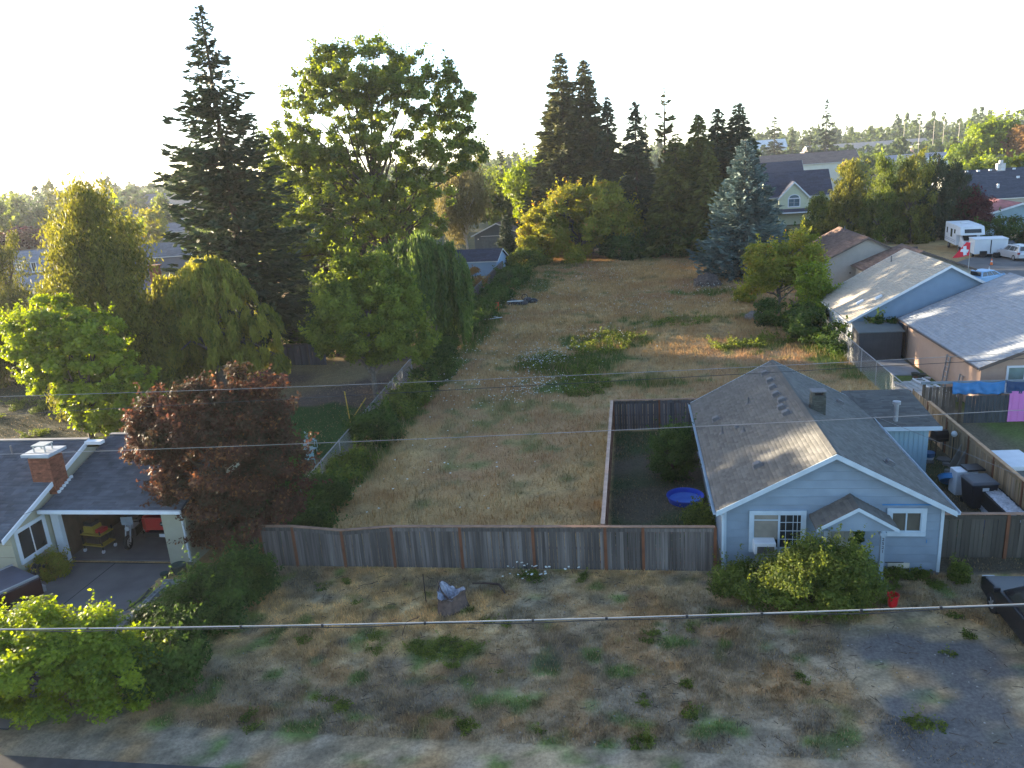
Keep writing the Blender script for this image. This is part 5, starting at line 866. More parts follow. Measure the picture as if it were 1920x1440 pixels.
for nm, pts, rr, lab, ct in (('metal_stake', [(-7.4, 22.9, 0), (-7.42, 22.95, 1.1)], [.018, .018], 'thin dark stake standing left of the tree stump', 'stake'), ('fallen_branch', [(-6.0, 24.15, .05), (-5.4, 24.0, .15), (-4.95, 23.85, .2), (-4.7, 23.5, .06)], [.02, .03, .045, .03], 'dark curved fallen branch on the verge right of the stump', 'branch'), ('bent_stake', [(-7.7, 20.9, 0), (-7.6, 21.2, .35), (-7.2, 21.4, .42)], [.012, .012, .01], 'short bent rod on the verge below the tree stump', 'rod'),
    ('yellow_pipe', [(-17.1, 42.2, 0), (-17.25, 42.3, 2.0)], [.035, .035], 'upright yellow pipe beside the chain-link fence', 'pipe'), ('yellow_brace', [(-17.0, 42.0, .2), (-16.3, 43.2, 1.3)], [.03, .03], 'slanting yellow pole leaning beside the upright pipe', 'pole')):
    P_ = np.array(pts, float); 
    if len(P_) > 2: q = np.linspace(0, len(P_)-1, 12); rr = np.interp(q, range(len(P_)), rr); P_ = np.stack([np.interp(q, range(len(P_)), P_[:, k]) for k in range(3)], 1)
    V_, F_ = tubes([(P_, rr)], 6); tag(npmesh(nm, V_, F_, mat('pole_yellow', (.42, .28, .04), .6) if 'yellow' in nm else mat('dark_wood', (.05, .03, .025), .8), smooth=True), lab, ct)
for i in range(3):
    t = empty('garden_chair', (-16.9-.5*i, 35.6+1.3*i, 0), .5+i*.9, ('pale turquoise garden chair nearest the chain-link fence', 'middle turquoise garden chair in the left yard', 'turquoise garden chair deepest in the left yard')[i], 'chair'); TQ = mat('turquoise_metal', (.28, .42, .42), .5)
    MB().box(-.25, .25, -.25, .25, .4, .43).build('seat', TQ, t); MB().box(-.25, .25, .22, .25, .44, .95).build('backrest', TQ, t); [MB().box(x-.015, x+.015, y-.015, y+.015, 0, .4).build('leg', TQ, t) for x in (-.23, .23) for y in (-.23, .23)]
# ---------------------------------------------------------------- overhead lines
def pole(loc, label, h_=12.2, m=None, arms=(11.2, 10.2), group=None):
    t = empty('utility_pole', loc, 0, label, 'utility pole', group); MB().cyl((0, 0, 0), .17, h_, 10, .11).build('shaft', m or BARKG, t)
    for z in arms: MB().box(-.06, .06, -1.0, 1.0, z, z+.1).build('crossarm', BARKG, t)
    return t
pole((-34, 12, 0), 'street utility pole carrying the wires, outside the left edge'); pole((30, 12, 0), 'street utility pole carrying the wires, outside the right edge')
WR = mat('wire_grey', (.22, .22, .23), .5, .1); WD = mat('wire_dark', (.03, .03, .035), .5, .1)
for nm, (xa, za), (xb, zb), xm, sag, r_, m_, lab in (('power_line', (-11.5, 11.02), (5.64, 11.29), 0, .06, .0042, WR, 'thin pale overhead wire, highest of the three power lines'), ('power_line', (-11.6, 10.67), (5.65, 11.2), 0, .0, .0045, WD, 'dark overhead wire just below the highest one'), ('power_line', (-11.83, 9.89), (5.73, 10.4), 0, .05, .005, WR, 'pale overhead wire crossing the cottage roof and brick chimney'), ('telephone_cable', (-12.91, 6.09), (6.07, 7.1), 0, .08, .0125, mat('cable_pale', (.30, .30, .30), .5, .15), 'thick pale lashed cable crossing low over the verge')):
    sl_ = (zb-za)/(xb-xa); X_ = np.linspace(-34, 30, 90); c_ = ((xa+xb)/2); Lh = (xb-xa)/2
    Z_ = za+sl_*(X_-xa)-sag*(1-((X_-c_)/Lh)**2); P_ = np.stack([X_, np.full_like(X_, 12.), Z_], 1); V_, F_ = tubes([(P_, np.full(90, r_))], 6); o = npmesh(nm, V_, F_, m_, smooth=True)
    if nm == 'telephone_cable':
        t = empty('telephone_cable', (0, 12, 6.6), 0, lab, 'cable'); o.parent = t; o.location = (0, -12, -6.6); o.name = 'cable'
        ph = np.linspace(0, 60, 400); X2 = np.linspace(-34, 30, 400); Z2 = np.interp(X2, X_, Z_)-.03-.012*(1+np.sin(X2*2.1))*1.2
        V_, F_ = tubes([(np.stack([X2, np.full_like(X2, -.0)+.015*np.sin(X2*1.3), Z2-6.6], 1), np.full(400, .009))], 5); npmesh('lashed_wire', V_, F_, WD, parent=t)
        for x in np.cumsum(np.random.RandomState(3).uniform(1.2, 2.1, 13))-12.6: z = np.interp(x, X_, Z_)-6.6; MB().box(x-.022, x+.022, -.016, .016, z-.035, z+.015).build('cable_tie', WD, t)
    else: tag(o, lab, 'wire')
for pts, lab in (([(-26, 12, 6.5), (-24.5, 18, 4.2), (-23.5, 22.6, 3.0), (-22.9, 25.1, 2.75)], 'drop wire running down to the garage house eave'), ([(10.1, 33.5, 2.9), (12, 31, 2.55), (14.2, 28.6, 2.0), (18, 24, 2.2)], 'thin pale line sagging over the right side yard')):
    P_ = np.array(pts, float); q = np.linspace(0, len(P_)-1, 24); P_ = np.stack([np.interp(q, range(len(P_)), P_[:, k]) for k in range(3)], 1); P_[1:-1] = (P_[:-2]+P_[1:-1]*2+P_[2:])/4; V_, F_ = tubes([(P_, np.full(24, .008))], 5); tag(npmesh('drop_wire', V_, F_, WD if 'eave' in lab else WR, smooth=True), lab, 'wire')
for i, (x, h_) in enumerate(((132, 20), (139, 19.5), (145.5, 19.5), (150, 20.2), (157, 18.2), (161, 15))): 
    pole((x, 420, 0), 'distant pole '+('at the left end', 'second from the left', 'third from the left', 'with the tallest top', 'second from the right', 'at the right end')[i]+' of the row before the warehouse', h_, mat('pale_pole', (.4, .36, .3), .8), (h_-1, h_-3), 'distant transmission poles')
# ---------------------------------------------------------------- trees and shrubs
LM = dict(
 fir=leafmat('fir_needles', (.018, .032, .02), (.06, .082, .036), trans=.12), firb=leafmat('brownish_fir_needles', (.034, .046, .02), (.115, .12, .045), trans=.2), firg=leafmat('yellow_fir_needles', (.04, .055, .016), (.16, .17, .04), trans=.28),
 spruce=leafmat('blue_spruce_needles', (.05, .085, .08), (.19, .25, .23), trans=.08), cedar=leafmat('cedar_sprays', (.035, .048, .01), (.21, .21, .04), trans=.42),
 maple=leafmat('maple_leaves', (.05, .08, .016), (.19, .24, .035), trans=.5, rough=.42, spec=.35), lime=leafmat('bright_leaves', (.07, .12, .012), (.24, .31, .03), trans=.52, rough=.5, spec=.25), gold=leafmat('golden_leaves', (.11, .14, .018), (.32, .31, .05), (.38, .23, .06), trans=.5),
 dull=leafmat('dull_green_leaves', (.04, .065, .015), (.16, .20, .04), trans=.48), will=leafmat('willow_leaves', (.032, .062, .02), (.155, .22, .055), trans=.45), ywill=leafmat('yellow_willow_leaves', (.07, .10, .022), (.38, .36, .07), trans=.52),
 plum=leafmat('plum_leaves', (.035, .034, .018), (.10, .048, .032), (.21, .11, .05), trans=.35, spec=.1), red=leafmat('dark_red_leaves', (.03, .008, .012), (.09, .018, .02), trans=.3), bush=leafmat('dark_bush_leaves', (.018, .04, .010), (.075, .125, .028), trans=.35, spec=.08),
 rust=leafmat('rust_leaves', (.14, .08, .03), (.28, .17, .06), trans=.35), birch=leafmat('birch_leaves', (.08, .08, .03), (.22, .19, .07), trans=.4), arb=leafmat('cypress_sprays', (.015, .028, .014), (.035, .055, .02), trans=.1), haz=leafmat('hazy_leaves', (.035, .058, .025), (.11, .15, .05), trans=.35))
BL = broadleaf
# --- left side
conifer('spruce_tree', 27.0, 6.2, LM['fir'], BARK, (-30.0, 56.6, 0), 'tallest dark spruce at the left, top cut against the white sky', n_br=420, seed=3, z0=.08, droop=.4, tip=.3, dens=9, sz=.48, power=.88, ragged=.5, lopsided=.12, bare=.14, lift=.25)
conifer('fir_tree', 17.4, 8.6, LM['fir'], BARK, (-32.5, 84, 0), 'broad dark fir in the shade behind the big maple', n_br=380, seed=5, z0=.03, droop=.5, tip=.15, dens=7, sz=.55, power=.6, ragged=.4)
BL('maple_tree', [(-5, 0, 17.5, 5, 4.5, 5), (2.3, 0, 18, 4.3, 4.5, 5.5), (-1, 0, 22, 6.2, 4.5, 3.0), (-8.0, -2, 14.8, 3.6, 3.5, 3.8), (6.6, 0, 14.8, 2.9, 3.2, 1.7), (-3, -3, 11.8, 4.5, 3.5, 2.8), (-10.2, -5, 9.6, 2.6, 2.4, 1.9), (-8.6, -5, 7.4, 2.2, 2.2, 1.5), (-6.5, -5, 9.0, 3.0, 2.2, 2.3), (-3.2, -5, 8.3, 2.6, 2.2, 1.7), (-6.8, -4.5, 7.2, 2.4, 2.2, 1.4), (6.8, 0, 19.2, 1.6, 2.5, 3.4), (3.2, -1, 11.8, 3, 2.6, 2.4), (-.5, -2, 9.5, 2.8, 2.5, 1.8), (3.4, -1, 8.6, 2, 2, 1.3)], 125000, .14, LM['maple'], BARK, (-23.2, 74, 0), 'huge spreading maple with glinting leaves at the centre left', trunk_h=20, trunk_r=.36, clump=.46, nclump=1150, seed=11, limbs=55, shell=.1, aspect=.62).scale = (1.09, 1.09, 1.05)
willow('weeping_willow', [(0, 0, 6.6, 3.6, 3.4, 3.1), (2.4, 0, 5.9, 2.1, 2.6, 2.9), (-2.6, 1, 6.3, 2.1, 2.6, 2.6), (.8, -1, 8.2, 1.8, 1.8, 1.4), (3.1, -.4, 4.6, 1.2, 1.6, 1.6)], 3600, 17, LM['will'], BARKG, (-17.6, 61, 0), 'green weeping willow hanging over the left edge of the lot', seed=4, reach=.6)
BL('small_ash_tree', [(0, 0, 5.2, 3.3, 3.1, 2.7), (-1.6, 0, 6.9, 1.8, 2, 1.7), (1.7, 0, 6.6, 1.7, 2, 1.8), (.2, 0, 8.0, 1.2, 1.4, 1.3), (-2.4, 0, 4.4, 1.7, 1.8, 1.6), (2.8, 0, 3.8, 1.5, 1.8, 1.5), (-.6, 0, 8.8, .5, .6, .8), (1.2, 0, 8.3, .5, .6, .9)], 62000, .115, leafmat('ash_leaves', (.055, .085, .018), (.20, .25, .045), trans=.5), BARKG, (-16.9, 46.7, 0), 'round green tree with slim grey trunk beside the chain-link fence', trunk_h=8.2, trunk_r=.16, clump=.5, nclump=330, seed=12, shell=.45, aspect=.5).scale = (1, 1, 1.06)
willow('yellow_willow', [(0, 0, 7.4, 2.6, 2.6, 2.2), (-2.4, 0, 6.8, 1.7, 2.0, 2.0), (1.9, 0, 6.7, 1.8, 2.0, 1.7), (-3.4, 0, 4.6, 1.4, 2, 1.6), (3.4, -.5, 4.6, 1.9, 2.0, 1.8), (0, -1, 4.6, 2.6, 2.2, 2.0), (4.6, -1, 2.2, 1.4, 1.6, 1.4), (-2.0, -1, 2.8, 1.7, 2, 1.6), (1.8, -1.4, 2.6, 1.8, 2, 1.6), (.4, .2, 8.8, 1.0, 1.2, .9)], 5200, 12, LM['ywill'], BARKG, (-29.9, 50.5, 0), 'yellowish weeping willow lit at its crown in front of the tall spruce', seed=6, size=.12, reach=.12, sway=.9)
def cedar(loc, H, Rr, n, lab, seed, lm='cedar', name='cedar_tree', cat='tree', grp=None, size=.16, sharp=.75):
    lobes = []; R = np.random.RandomState(seed)
    for i in range(14):
        t = i/13.; r = Rr*(1-t)**sharp*(1+.12*R.randn())+.25; lobes.append((R.randn()*.16*Rr*(1-t*.6), R.randn()*.16*Rr*(1-t*.6), .6+t*(H-1.1), r, r, H/14*1.2))
    return BL(name, lobes, n, size, LM[lm], BARK, loc, lab, cat=cat, group=grp, trunk_h=H*.95, trunk_r=H*.016, clump=.085*Rr+.3, nclump=int(n/120), seed=seed, hang=1.3, flat=1.7, aspect=.32, shell=.55, limbs=20)
cedar((-35.7, 47.8, 0), 15.3, 5.1, 75000, 'tall broad olive-green cedar towering at the left', 21, sharp=.58)
BL('maple_tree', [(-.6, 0, 7.4, 1.6, 1.8, 1.7), (-2.4, 0, 6.4, 1.5, 1.6, 1.8), (1.9, 0, 6.6, 1.6, 1.8, 1.3), (-.8, 0, 5.0, 2.6, 2.2, 1.9), (1.4, 0, 4.4, 2.2, 2.0, 1.9), (2.2, 0, 2.5, 2.6, 2.0, 1.6), (.2, 0, 2.6, 1.9, 1.8, 1.8), (3.8, -.3, 3.1, 1.4, 1.3, 1.3), (-2.0, 0, 4.2, 1.6, 1.6, 1.3), (1.6, 0, 1.3, 2.4, 1.5, .9)], 46000, .115, LM['lime'], BARK, (-33.0, 40.3, 0), 'bright yellow-green maple in front of the tall cedar', trunk_h=7.6, trunk_r=.17, clump=.4, nclump=300, seed=13, shell=.25, aspect=.65)
BL('plum_tree', [(.3, 0, 3.9, 2.7, 2.6, 2.4), (-1.4, 0, 5.4, 1.7, 1.8, 1.4), (1.3, 0, 5.5, 1.9, 2, 1.4), (-2.5, 0, 4.7, 1.3, 1.5, 1.1), (2.4, 0, 3.4, 1.3, 1.8, 1.7), (.8, -.4, 2.0, 2.4, 1.8, 1.5), (-.9, 0, 6.8, .45, .5, .9), (.2, 0, 6.9, .45, .5, .8), (1.5, 0, 6.8, .45, .5, .9), (2.7, 0, 6.6, .4, .5, 1.2), (-2.2, 0, 6.2, .45, .5, .7), (-1.6, -.2, 2.9, 1.0, 1.2, .9)], 70000, .085, LM['plum'], BARK, (-16.6, 26.6, 0), 'dark red-leaved plum tree overhanging the garage roof', trunk_h=6.2, trunk_r=.16, clump=.42, nclump=420, seed=14, shell=.3, aspect=.55)
cedar((-52, 54, 0), 7.8, 3.8, 24000, 'dark olive conifer at the left edge behind the bright maple', 22)
cedar((-63.6, 70.7, 0), 14.0, 3.2, 20000, 'tall dull conifer at the far left edge beside the blue house', 23)
BL('shrub', [(0, 0, 2.6, 3.6, 2.6, 2.2), (3.8, 0, 2.0, 2.5, 2.2, 1.6)], 12000, .16, LM['dull'], BARK, (-53, 60, 0), 'low rounded greenery under the left conifers', cat='shrub', seed=31, nclump=80, limbs=10)
BL('shrub', [(0, 0, 1.6, 3.4, 1.6, 1.4), (4.5, 0, 1.6, 3.4, 1.5, 1.5), (9, 0, 1.9, 3.4, 1.5, 1.7)], 16000, .15, LM['bush'], BARK, (-38, 58.4, 0), 'dark hedge along the back of the left yard', cat='hedge', seed=32, nclump=110, limbs=10)
BL('shrub', [(0, 0, 2.2, 4, 2.5, 2.4), (4.0, 1, 2.2, 3, 2.5, 2.4)], 16000, .15, LM['bush'], BARK, (-24.5, 59.5, 0), 'dark shrubs below the broad fir behind the grey fence', cat='shrub', seed=33, nclump=110, limbs=10)
BL('birch_tree', [(0, 0, 9.5, 4.2, 3.5, 4.4), (-2.0, 0, 6.5, 3, 3, 4), (1.8, 0, 11.8, 2.8, 2.5, 3)], 22000, .22, LM['birch'], mat('birch_bark', (.42, .38, .33), .9, .3, 2), (-26.5, 124, 0), 'pale golden birch with light trunk beyond the willow', trunk_h=13, trunk_r=.2, clump=1.0, nclump=130, seed=15, hang=1.5, flat=2.0, aspect=.35, shell=.3)
BL('tree', [(0, 0, 9, 4, 4, 4.4), (1, 0, 5, 4, 4, 4)], 12000, .34, LM['dull'], BARK, (-22.5, 141, 0), 'dark green tree directly behind the grey garage', seed=41, clump=1.3, nclump=80, trunk_h=9)
BL('tree', [(0, 0, 11, 3.6, 4, 4.6), (1.6, 0, 7.5, 4.4, 4, 4.5), (4, 0, 10, 3, 3, 4)], 14000, .34, LM['lime'], BARK, (-15.8, 146, 0), 'tall lime-green tree rising right of the grey garage roof', seed=42, clump=1.3, nclump=90, trunk_h=11)
conifer('spruce_tree', 17.5, 3.4, LM['fir'], BARK, (-27, 170, 0), 'dark pointed spruce on the skyline left of the lime-green tree', n_br=70, seed=44, dens=5, sz=.7); conifer('spruce_tree', 18.5, 3.4, LM['fir'], BARK, (-22.5, 172, 0), 'pair spruce on the skyline just above the lime-green tree', n_br=70, seed=45, dens=5, sz=.7)
BL('small_tree', [(0, 0, 1.9, 1.1, 1.1, 1.3)], 3500, .12, LM['rust'], BARK, (-17.9, 87, 0), 'small orange-brown shrub in front of the blue outbuilding', cat='shrub', seed=46, nclump=30, clump=.4)
cedar((-17.9, 111, 0), 6.9, 1.2, 14000, 'slim dark pointed cypress before the grey garage', 24, 'arb', 'cypress', size=.13, sharp=.6)
BL('weeds', [(0, 0, .8, 2.4, 6, 1.1), (.6, 10, .7, 2.2, 6, 1.0), (1, 22, 1, 2.2, 7, 1.3)], 26000, .12, LM['bush'], BARK, (-15.6, 70, 0), 'dark weeds and brambles along the left lot fence', cat='bramble', seed=47, nclump=260, clump=.5, trunk=False)
BL('shrub', [(0, 0, 1.2, 2.4, 2, 1.5), (2, 3, 1, 2, 2, 1.2)], 9000, .14, LM['dull'], BARK, (-15.2, 107.5, 0), 'green shrubs at the far left corner of the field', cat='shrub', seed=48, nclump=70, trunk=False)
# --- back row
BL('bright_tree', [(0, -1, 5.8, 6.6, 4.4, 4.9), (-4.8, -1.5, 4.0, 3.9, 3.6, 3.6), (3.8, -1, 6.5, 4.0, 3.8, 4.6), (-1.0, 0, 8.6, 3.4, 3, 2.2), (6.4, 0, 4.4, 2.6, 3, 3.6), (-6.4, -1, 2.6, 2.0, 2.4, 2.2)], 60000, .2, LM['gold'], BARK, (-7.8, 114.5, 0), 'broad sunlit yellow-green tree at the back of the lot', trunk_h=8, trunk_r=.25, clump=.95, nclump=240, seed=51, shell=.4, aspect=.6)
cedar((-13.9, 122.5, 0), 11.6, 2.6, 14000, 'pale grey-green narrow tree behind the broad sunlit tree', 52, 'birch', 'narrow_tree', size=.2)
BL('tree', [(0, 0, 8.6, 4.6, 4, 4.8), (-2.5, 0, 11, 3, 3, 3)], 16000, .26, LM['lime'], BARK, (-15.0, 131, 0), 'rounded lime tree between the garage and the great fir', seed=53, clump=1.1, nclump=110, trunk_h=10)
BK_ = 'conifers along the back of the lot'
for i, (x, y, H, Rr, lm, lab, kw) in enumerate((
    (-9.8, 121, 29.5, 6.0, 'firb', 'great brownish fir, widest and tallest of the back row', dict(n_br=420, ragged=.35, droop=.3, tip=.3, z0=.06)), (-6.4, 122, 28.5, 5.2, 'firb', 'right twin of the great brownish fir', dict(n_br=380, ragged=.35, tip=.25)),
    (-3.2, 119.4, 22.8, 3.7, 'fir', 'dark symmetrical spruce right of the great fir', dict(n_br=190, ragged=.12, droop=.35)), (0.8, 119, 22.0, 3.7, 'fir', 'slim dark spruce in the middle of the back row', dict(n_br=170, ragged=.15)),
    (2.4, 126, 20.5, 2.2, 'firb', 'thin brownish conifer behind the slim spruce', dict(n_br=60, ragged=.5, bare=.3)), (5.0, 121, 23.8, 2.9, 'firb', 'sparse half-bare conifer with crooked branches', dict(n_br=75, ragged=.6, bare=.35, tip=.5, lift=.2)),
    (6.2, 114.3, 16.9, 5.4, 'firg', 'olive fir in front of the sparse conifer', dict(n_br=210, ragged=.3)), (9.4, 116, 19.3, 4.8, 'firg', 'yellowish fir right of the sparse conifer', dict(n_br=230, ragged=.22)),
    (12.2, 117.3, 19.9, 4.7, 'fir', 'dark fir third from the right of the back row', dict(n_br=230, ragged=.22)), (15.0, 117.1, 20.6, 5.2, 'fir', 'dark fir at the right end of the back row', dict(n_br=250, ragged=.22)), (10.5, 112.5, 14.5, 4.4, 'firg', 'lower olive fir before the dark firs', dict(n_br=190, ragged=.3)), (14.5, 112.5, 14.0, 4.2, 'fir', 'lower dark fir behind the blue spruce', dict(n_br=170, ragged=.3)))):
    conifer('fir_tree', H, Rr, LM[lm], BARK, (x, y, 0), lab, seed=60+i, dens=9, sz=.66, power=.7, group=BK_, **kw)
BL('undergrowth', [(x, y_, 1.6, 3.4, 1.6, 1.9) for x, y_ in ((0, 0), (5, .5), (10, 0), (15, 0), (20, -.5))], 26000, .2, LM['bush'], BARK, (-1.5, 111.5, 0), 'dark thicket at the foot of the back conifers', cat='thicket', seed=75, nclump=190, clump=.9, trunk=False)
BL('shrub', [(0, 0, 1.1, 1.3, 1.2, 1.4)], 4000, .13, LM['gold'], BARK, (-8.2, 109.6, 0), 'small golden shrub at the field edge under the broad tree', cat='shrub', seed=76, nclump=30, trunk=False)
conifer('blue_spruce', 15.3, 5.4, LM['spruce'], BARK, (12.4, 91.1, 0), 'large blue spruce standing at the right of the field', n_br=330, seed=80, z0=.03, droop=.3, tip=.42, dens=9, sz=.42, power=.78, ragged=.25, wid=.34)
BL('golden_tree', [(0, 0, 4.4, 2.3, 2.2, 2.0), (1.8, 0, 5.6, 1.5, 1.5, 1.7), (-1.6, 0, 4.9, 1.3, 1.5, 1.5), (2.4, 0, 3.6, 1.8, 1.8, 1.8), (-1.7, 0, 3.1, 1.3, 1.5, 1.3)], 26000, .12, LM['gold'], BARKG, (12.4, 69.6, 0), 'golden-leaved small tree left of the beige house', trunk_h=5.6, trunk_r=.14, clump=.6, nclump=150, seed=81, shell=.35)
BL('bright_shrub', [(0, 0, 2.4, 1.6, 1.6, 2.3), (-.4, 0, 3.8, 1.0, 1, 1.3), (1.3, 0, 1.7, 1.4, 1.5, 1.6)], 20000, .1, LM['lime'], BARK, (14.3, 64.4, 0), 'bright green leafy shrub beside the slate blue house', cat='shrub', trunk_h=3.5, trunk_r=.08, clump=.5, nclump=130, seed=82, shell=.4)
BL('shrub', [(0, 0, .9, 1.6, 1.6, 1.2), (1.3, -3.5, .9, 1.2, 2.2, 1.2), (.4, 3, 1.0, 1.8, 1.8, 1.3), (-1.5, 6, 1.0, 1.6, 1.6, 1.1)], 22000, .1, LM['bush'], BARK, (12.9, 59.5, 0), 'dark green shrubs along the right chain-link fence', cat='shrub', clump=.5, nclump=150, seed=83, trunk=False)
BL('shrub', [(0, 0, .8, .9, .9, 1.0)], 4500, .1, LM['gold'], BARK, (10.6, 76, 0), 'small golden bush between the mound and the golden tree', cat='shrub', clump=.4, nclump=30, seed=84, trunk=False)
BL('vine', [(0, 0, 1.6, .5, .3, 1.2), (.4, 0, 2.3, .9, .25, .5)], 2500, .1, LM['bush'], BARK, (16.2, 54.7, 0), 'dark climber round the window of the slate blue house', cat='vine', clump=.3, nclump=20, seed=85, trunk=False)
BL('weed_patch', [(0, 0, .12, 2.0, 4.2, .3), (1.2, 5.6, .12, 2.8, 2.2, .3), (-2.9, 1.5, .12, 1.7, 2.8, .3), (.8, -4.6, .1, 1.7, 2.6, .25), (2.2, 8.6, .12, 3.0, 1.6, .3)], 15000, .075, LM['dull'], BARK, (-4.0, 53.5, 0), 'patch of tall dark green weeds in the middle of the dry field', cat='weeds', seed=86, clump=.34, nclump=330, trunk=False, hang=-.6, shoots=40)
BL('weed_patch', [(0, 0, .1, 2.2, 1.2, .22), (3.5, 1.5, .1, 2.4, 1.3, .22), (-3.5, 9, .1, 2.8, 1.5, .22)], 5000, .07, LM['dull'], BARK, (7.5, 58.5, 0), 'smaller green weed patch near the right chain-link fence', cat='weeds', seed=87, clump=.35, nclump=110, trunk=False, hang=-.6, shoots=40)
# --- right background row
for i, (x, y, H, Rr, lm, lab) in enumerate(((31.2, 121, 11.2, 3.3, 'cedar', 'leftmost leafy column of the tall hedge row right of the yellow house'), (34.6, 117, 12.2, 3.2, 'dull', 'second column of the tall hedge row'), (38.0, 116, 12.4, 3.2, 'cedar', 'third column of the tall hedge row, yellow-tipped'), (41.2, 117, 12.0, 3.2, 'arb', 'fourth and darkest column of the tall hedge row'), (44.6, 118, 10.5, 2.9, 'arb', 'rightmost dark column of the tall hedge row'), (28.6, 127, 6.5, 3.0, 'dull', 'low tree in front of the yellow house'))):
    cedar((x, y, 0), H, Rr, 15000, lab, 90+i, lm, 'columnar_tree', grp='tall leafy row before the side street', size=.2, sharp=.5)
BL('red_tree', [(0, 0, 3.6, 2.0, 2, 2.8)], 8000, .16, LM['red'], BARK, (46.3, 116, 0), 'dark red tree at the end of the tall hedge row', seed=97, nclump=60, clump=.7, trunk_h=5)
BL('hedge', [(x*2.6, x*-1.2, 1.5, 2.2, 1.4, 1.9) for x in range(6)], 22000, .15, LM['bush'], BARK, (45.5, 108.5, 0), 'dark hedge behind the parked vehicles', cat='hedge', seed=98, nclump=170, clump=.7, trunk=False)
BL('tree', [(0, 0, 5.5, 7, 4, 3.4), (9, 0, 6, 6, 4, 3.2), (-6, 0, 4.8, 4, 4, 3)], 22000, .3, LM['maple'], BARK, (60, 155, 0), 'wide dark green trees behind the dark blue roof', seed=99, nclump=120, clump=1.2, trunk_h=6)
BL('tree', [(0, 0, 11, 6.2, 5, 5.5), (-5, 0, 8, 4.5, 4, 4.5), (5, 0, 13, 4, 4, 3.5)], 16000, .42, LM['lime'], BARK, (101, 250, 0), 'bright yellow-green tree at the right skyline', seed=100, nclump=90, clump=1.7, trunk_h=12)
BL('tree', [(0, 0, 9.5, 6.5, 5, 6)], 12000, .42, LM['rust'], BARK, (111, 245, 0), 'brownish tree overlapping the bright one at the right skyline', seed=101, nclump=70, clump=1.7, trunk_h=10)
# --- foreground
BL('forsythia_bush', [(0, 0, .9, 1.3, 1.1, 1.1), (1.2, .1, 1.05, 1.2, 1.0, 1.1), (-1.2, .5, .65, 1.1, .9, .75), (1.5, .2, .8, .7, .8, .85), (.4, .3, 1.45, .9, .7, .7), (-2.0, 1.1, .4, .9, .7, .5), (.9, .4, 1.6, .8, .6, .6), (.1, .4, 1.8, .3, .3, .5), (1.6, .4, 1.3, .3, .4, .5)], 56000, .052, LM['dull'], BARK, (5.15, 23.0, 0), 'large leafy bush growing before the cottage front window', cat='bush', trunk_h=1.6, trunk_r=.05, clump=.34, nclump=330, seed=102, shell=.4, aspect=.5, shoots=110)
BL('lit_bush', [(0, 0, 1.7, 2.2, 1.8, 1.8), (-1.8, .3, 1.6, 1.4, 1.5, 1.7), (1.4, .4, 2.2, 1.2, 1.2, 1.3), (-.6, .5, 2.9, .9, .9, .9), (2.3, .3, 1.1, 1.0, 1.2, 1.2), (-2.2, -.5, 2.3, .9, .9, .9), (.2, .5, 3.1, .35, .4, .6), (1.5, .5, 3.0, .35, .4, .55), (-1.6, .5, 2.9, .35, .4, .6)], 52000, .062, LM['lime'], BARK, (-17.2, 16.9, 0), 'sunlit yellow-green bush in the lower left corner', cat='bush', trunk_h=2.6, trunk_r=.06, clump=.34, nclump=330, seed=103, shell=.45, aspect=.65, shoots=110).scale = (.97, .97, .84)
BL('dark_bush', [(0, 0, .9, 1.3, 1.4, 1.1), (-.5, -1.6, .8, 1.2, 1.3, 1.0), (.3, 1.8, .8, 1.0, 1.2, 1.0), (0, -3.2, .8, 1.5, 1.3, 1.0)], 42000, .065, LM['bush'], BARK, (-14.5, 21.4, 0), 'dense dark green bushes between driveway and verge', cat='bush', trunk_h=1.5, trunk_r=.05, clump=.36, nclump=260, seed=104, shell=.4)
BL('shrub', [(0, 0, .45, .7, .55, .5)], 7000, .045, LM['gold'], BARK, (-23.0, 24.2, 0), 'clipped olive shrub by the cream garage wall', cat='shrub', clump=.2, nclump=60, seed=105, trunk=False, shell=.6)
BL('shrub', [(0, 0, .3, 1.2, .4, .3)], 5000, .05, LM['bush'], BARK, (-25.0, 22.8, 0), 'low plants at the foundation of the cream house', cat='shrub', clump=.2, nclump=50, seed=106, trunk=False)
BL('yard_shrub', [(0, 0, 1.1, 1.05, 1.0, 1.25), (.3, .4, 1.6, .8, .8, .9)], 16000, .06, LM['bush'], BARK, (1.55, 33.7, 0), 'dark green shrub beside the cottage wall above the blue pool', cat='bush', clump=.3, nclump=120, seed=107, trunk_h=1.5, trunk_r=.04)
BL('yard_shrub', [(0, 0, .45, .55, .8, .55)], 8000, .05, LM['dull'], BARK, (2.3, 28.3, 0), 'small green shrub in the corner of the cottage side yard', cat='bush', clump=.28, nclump=60, seed=108, trunk=False)
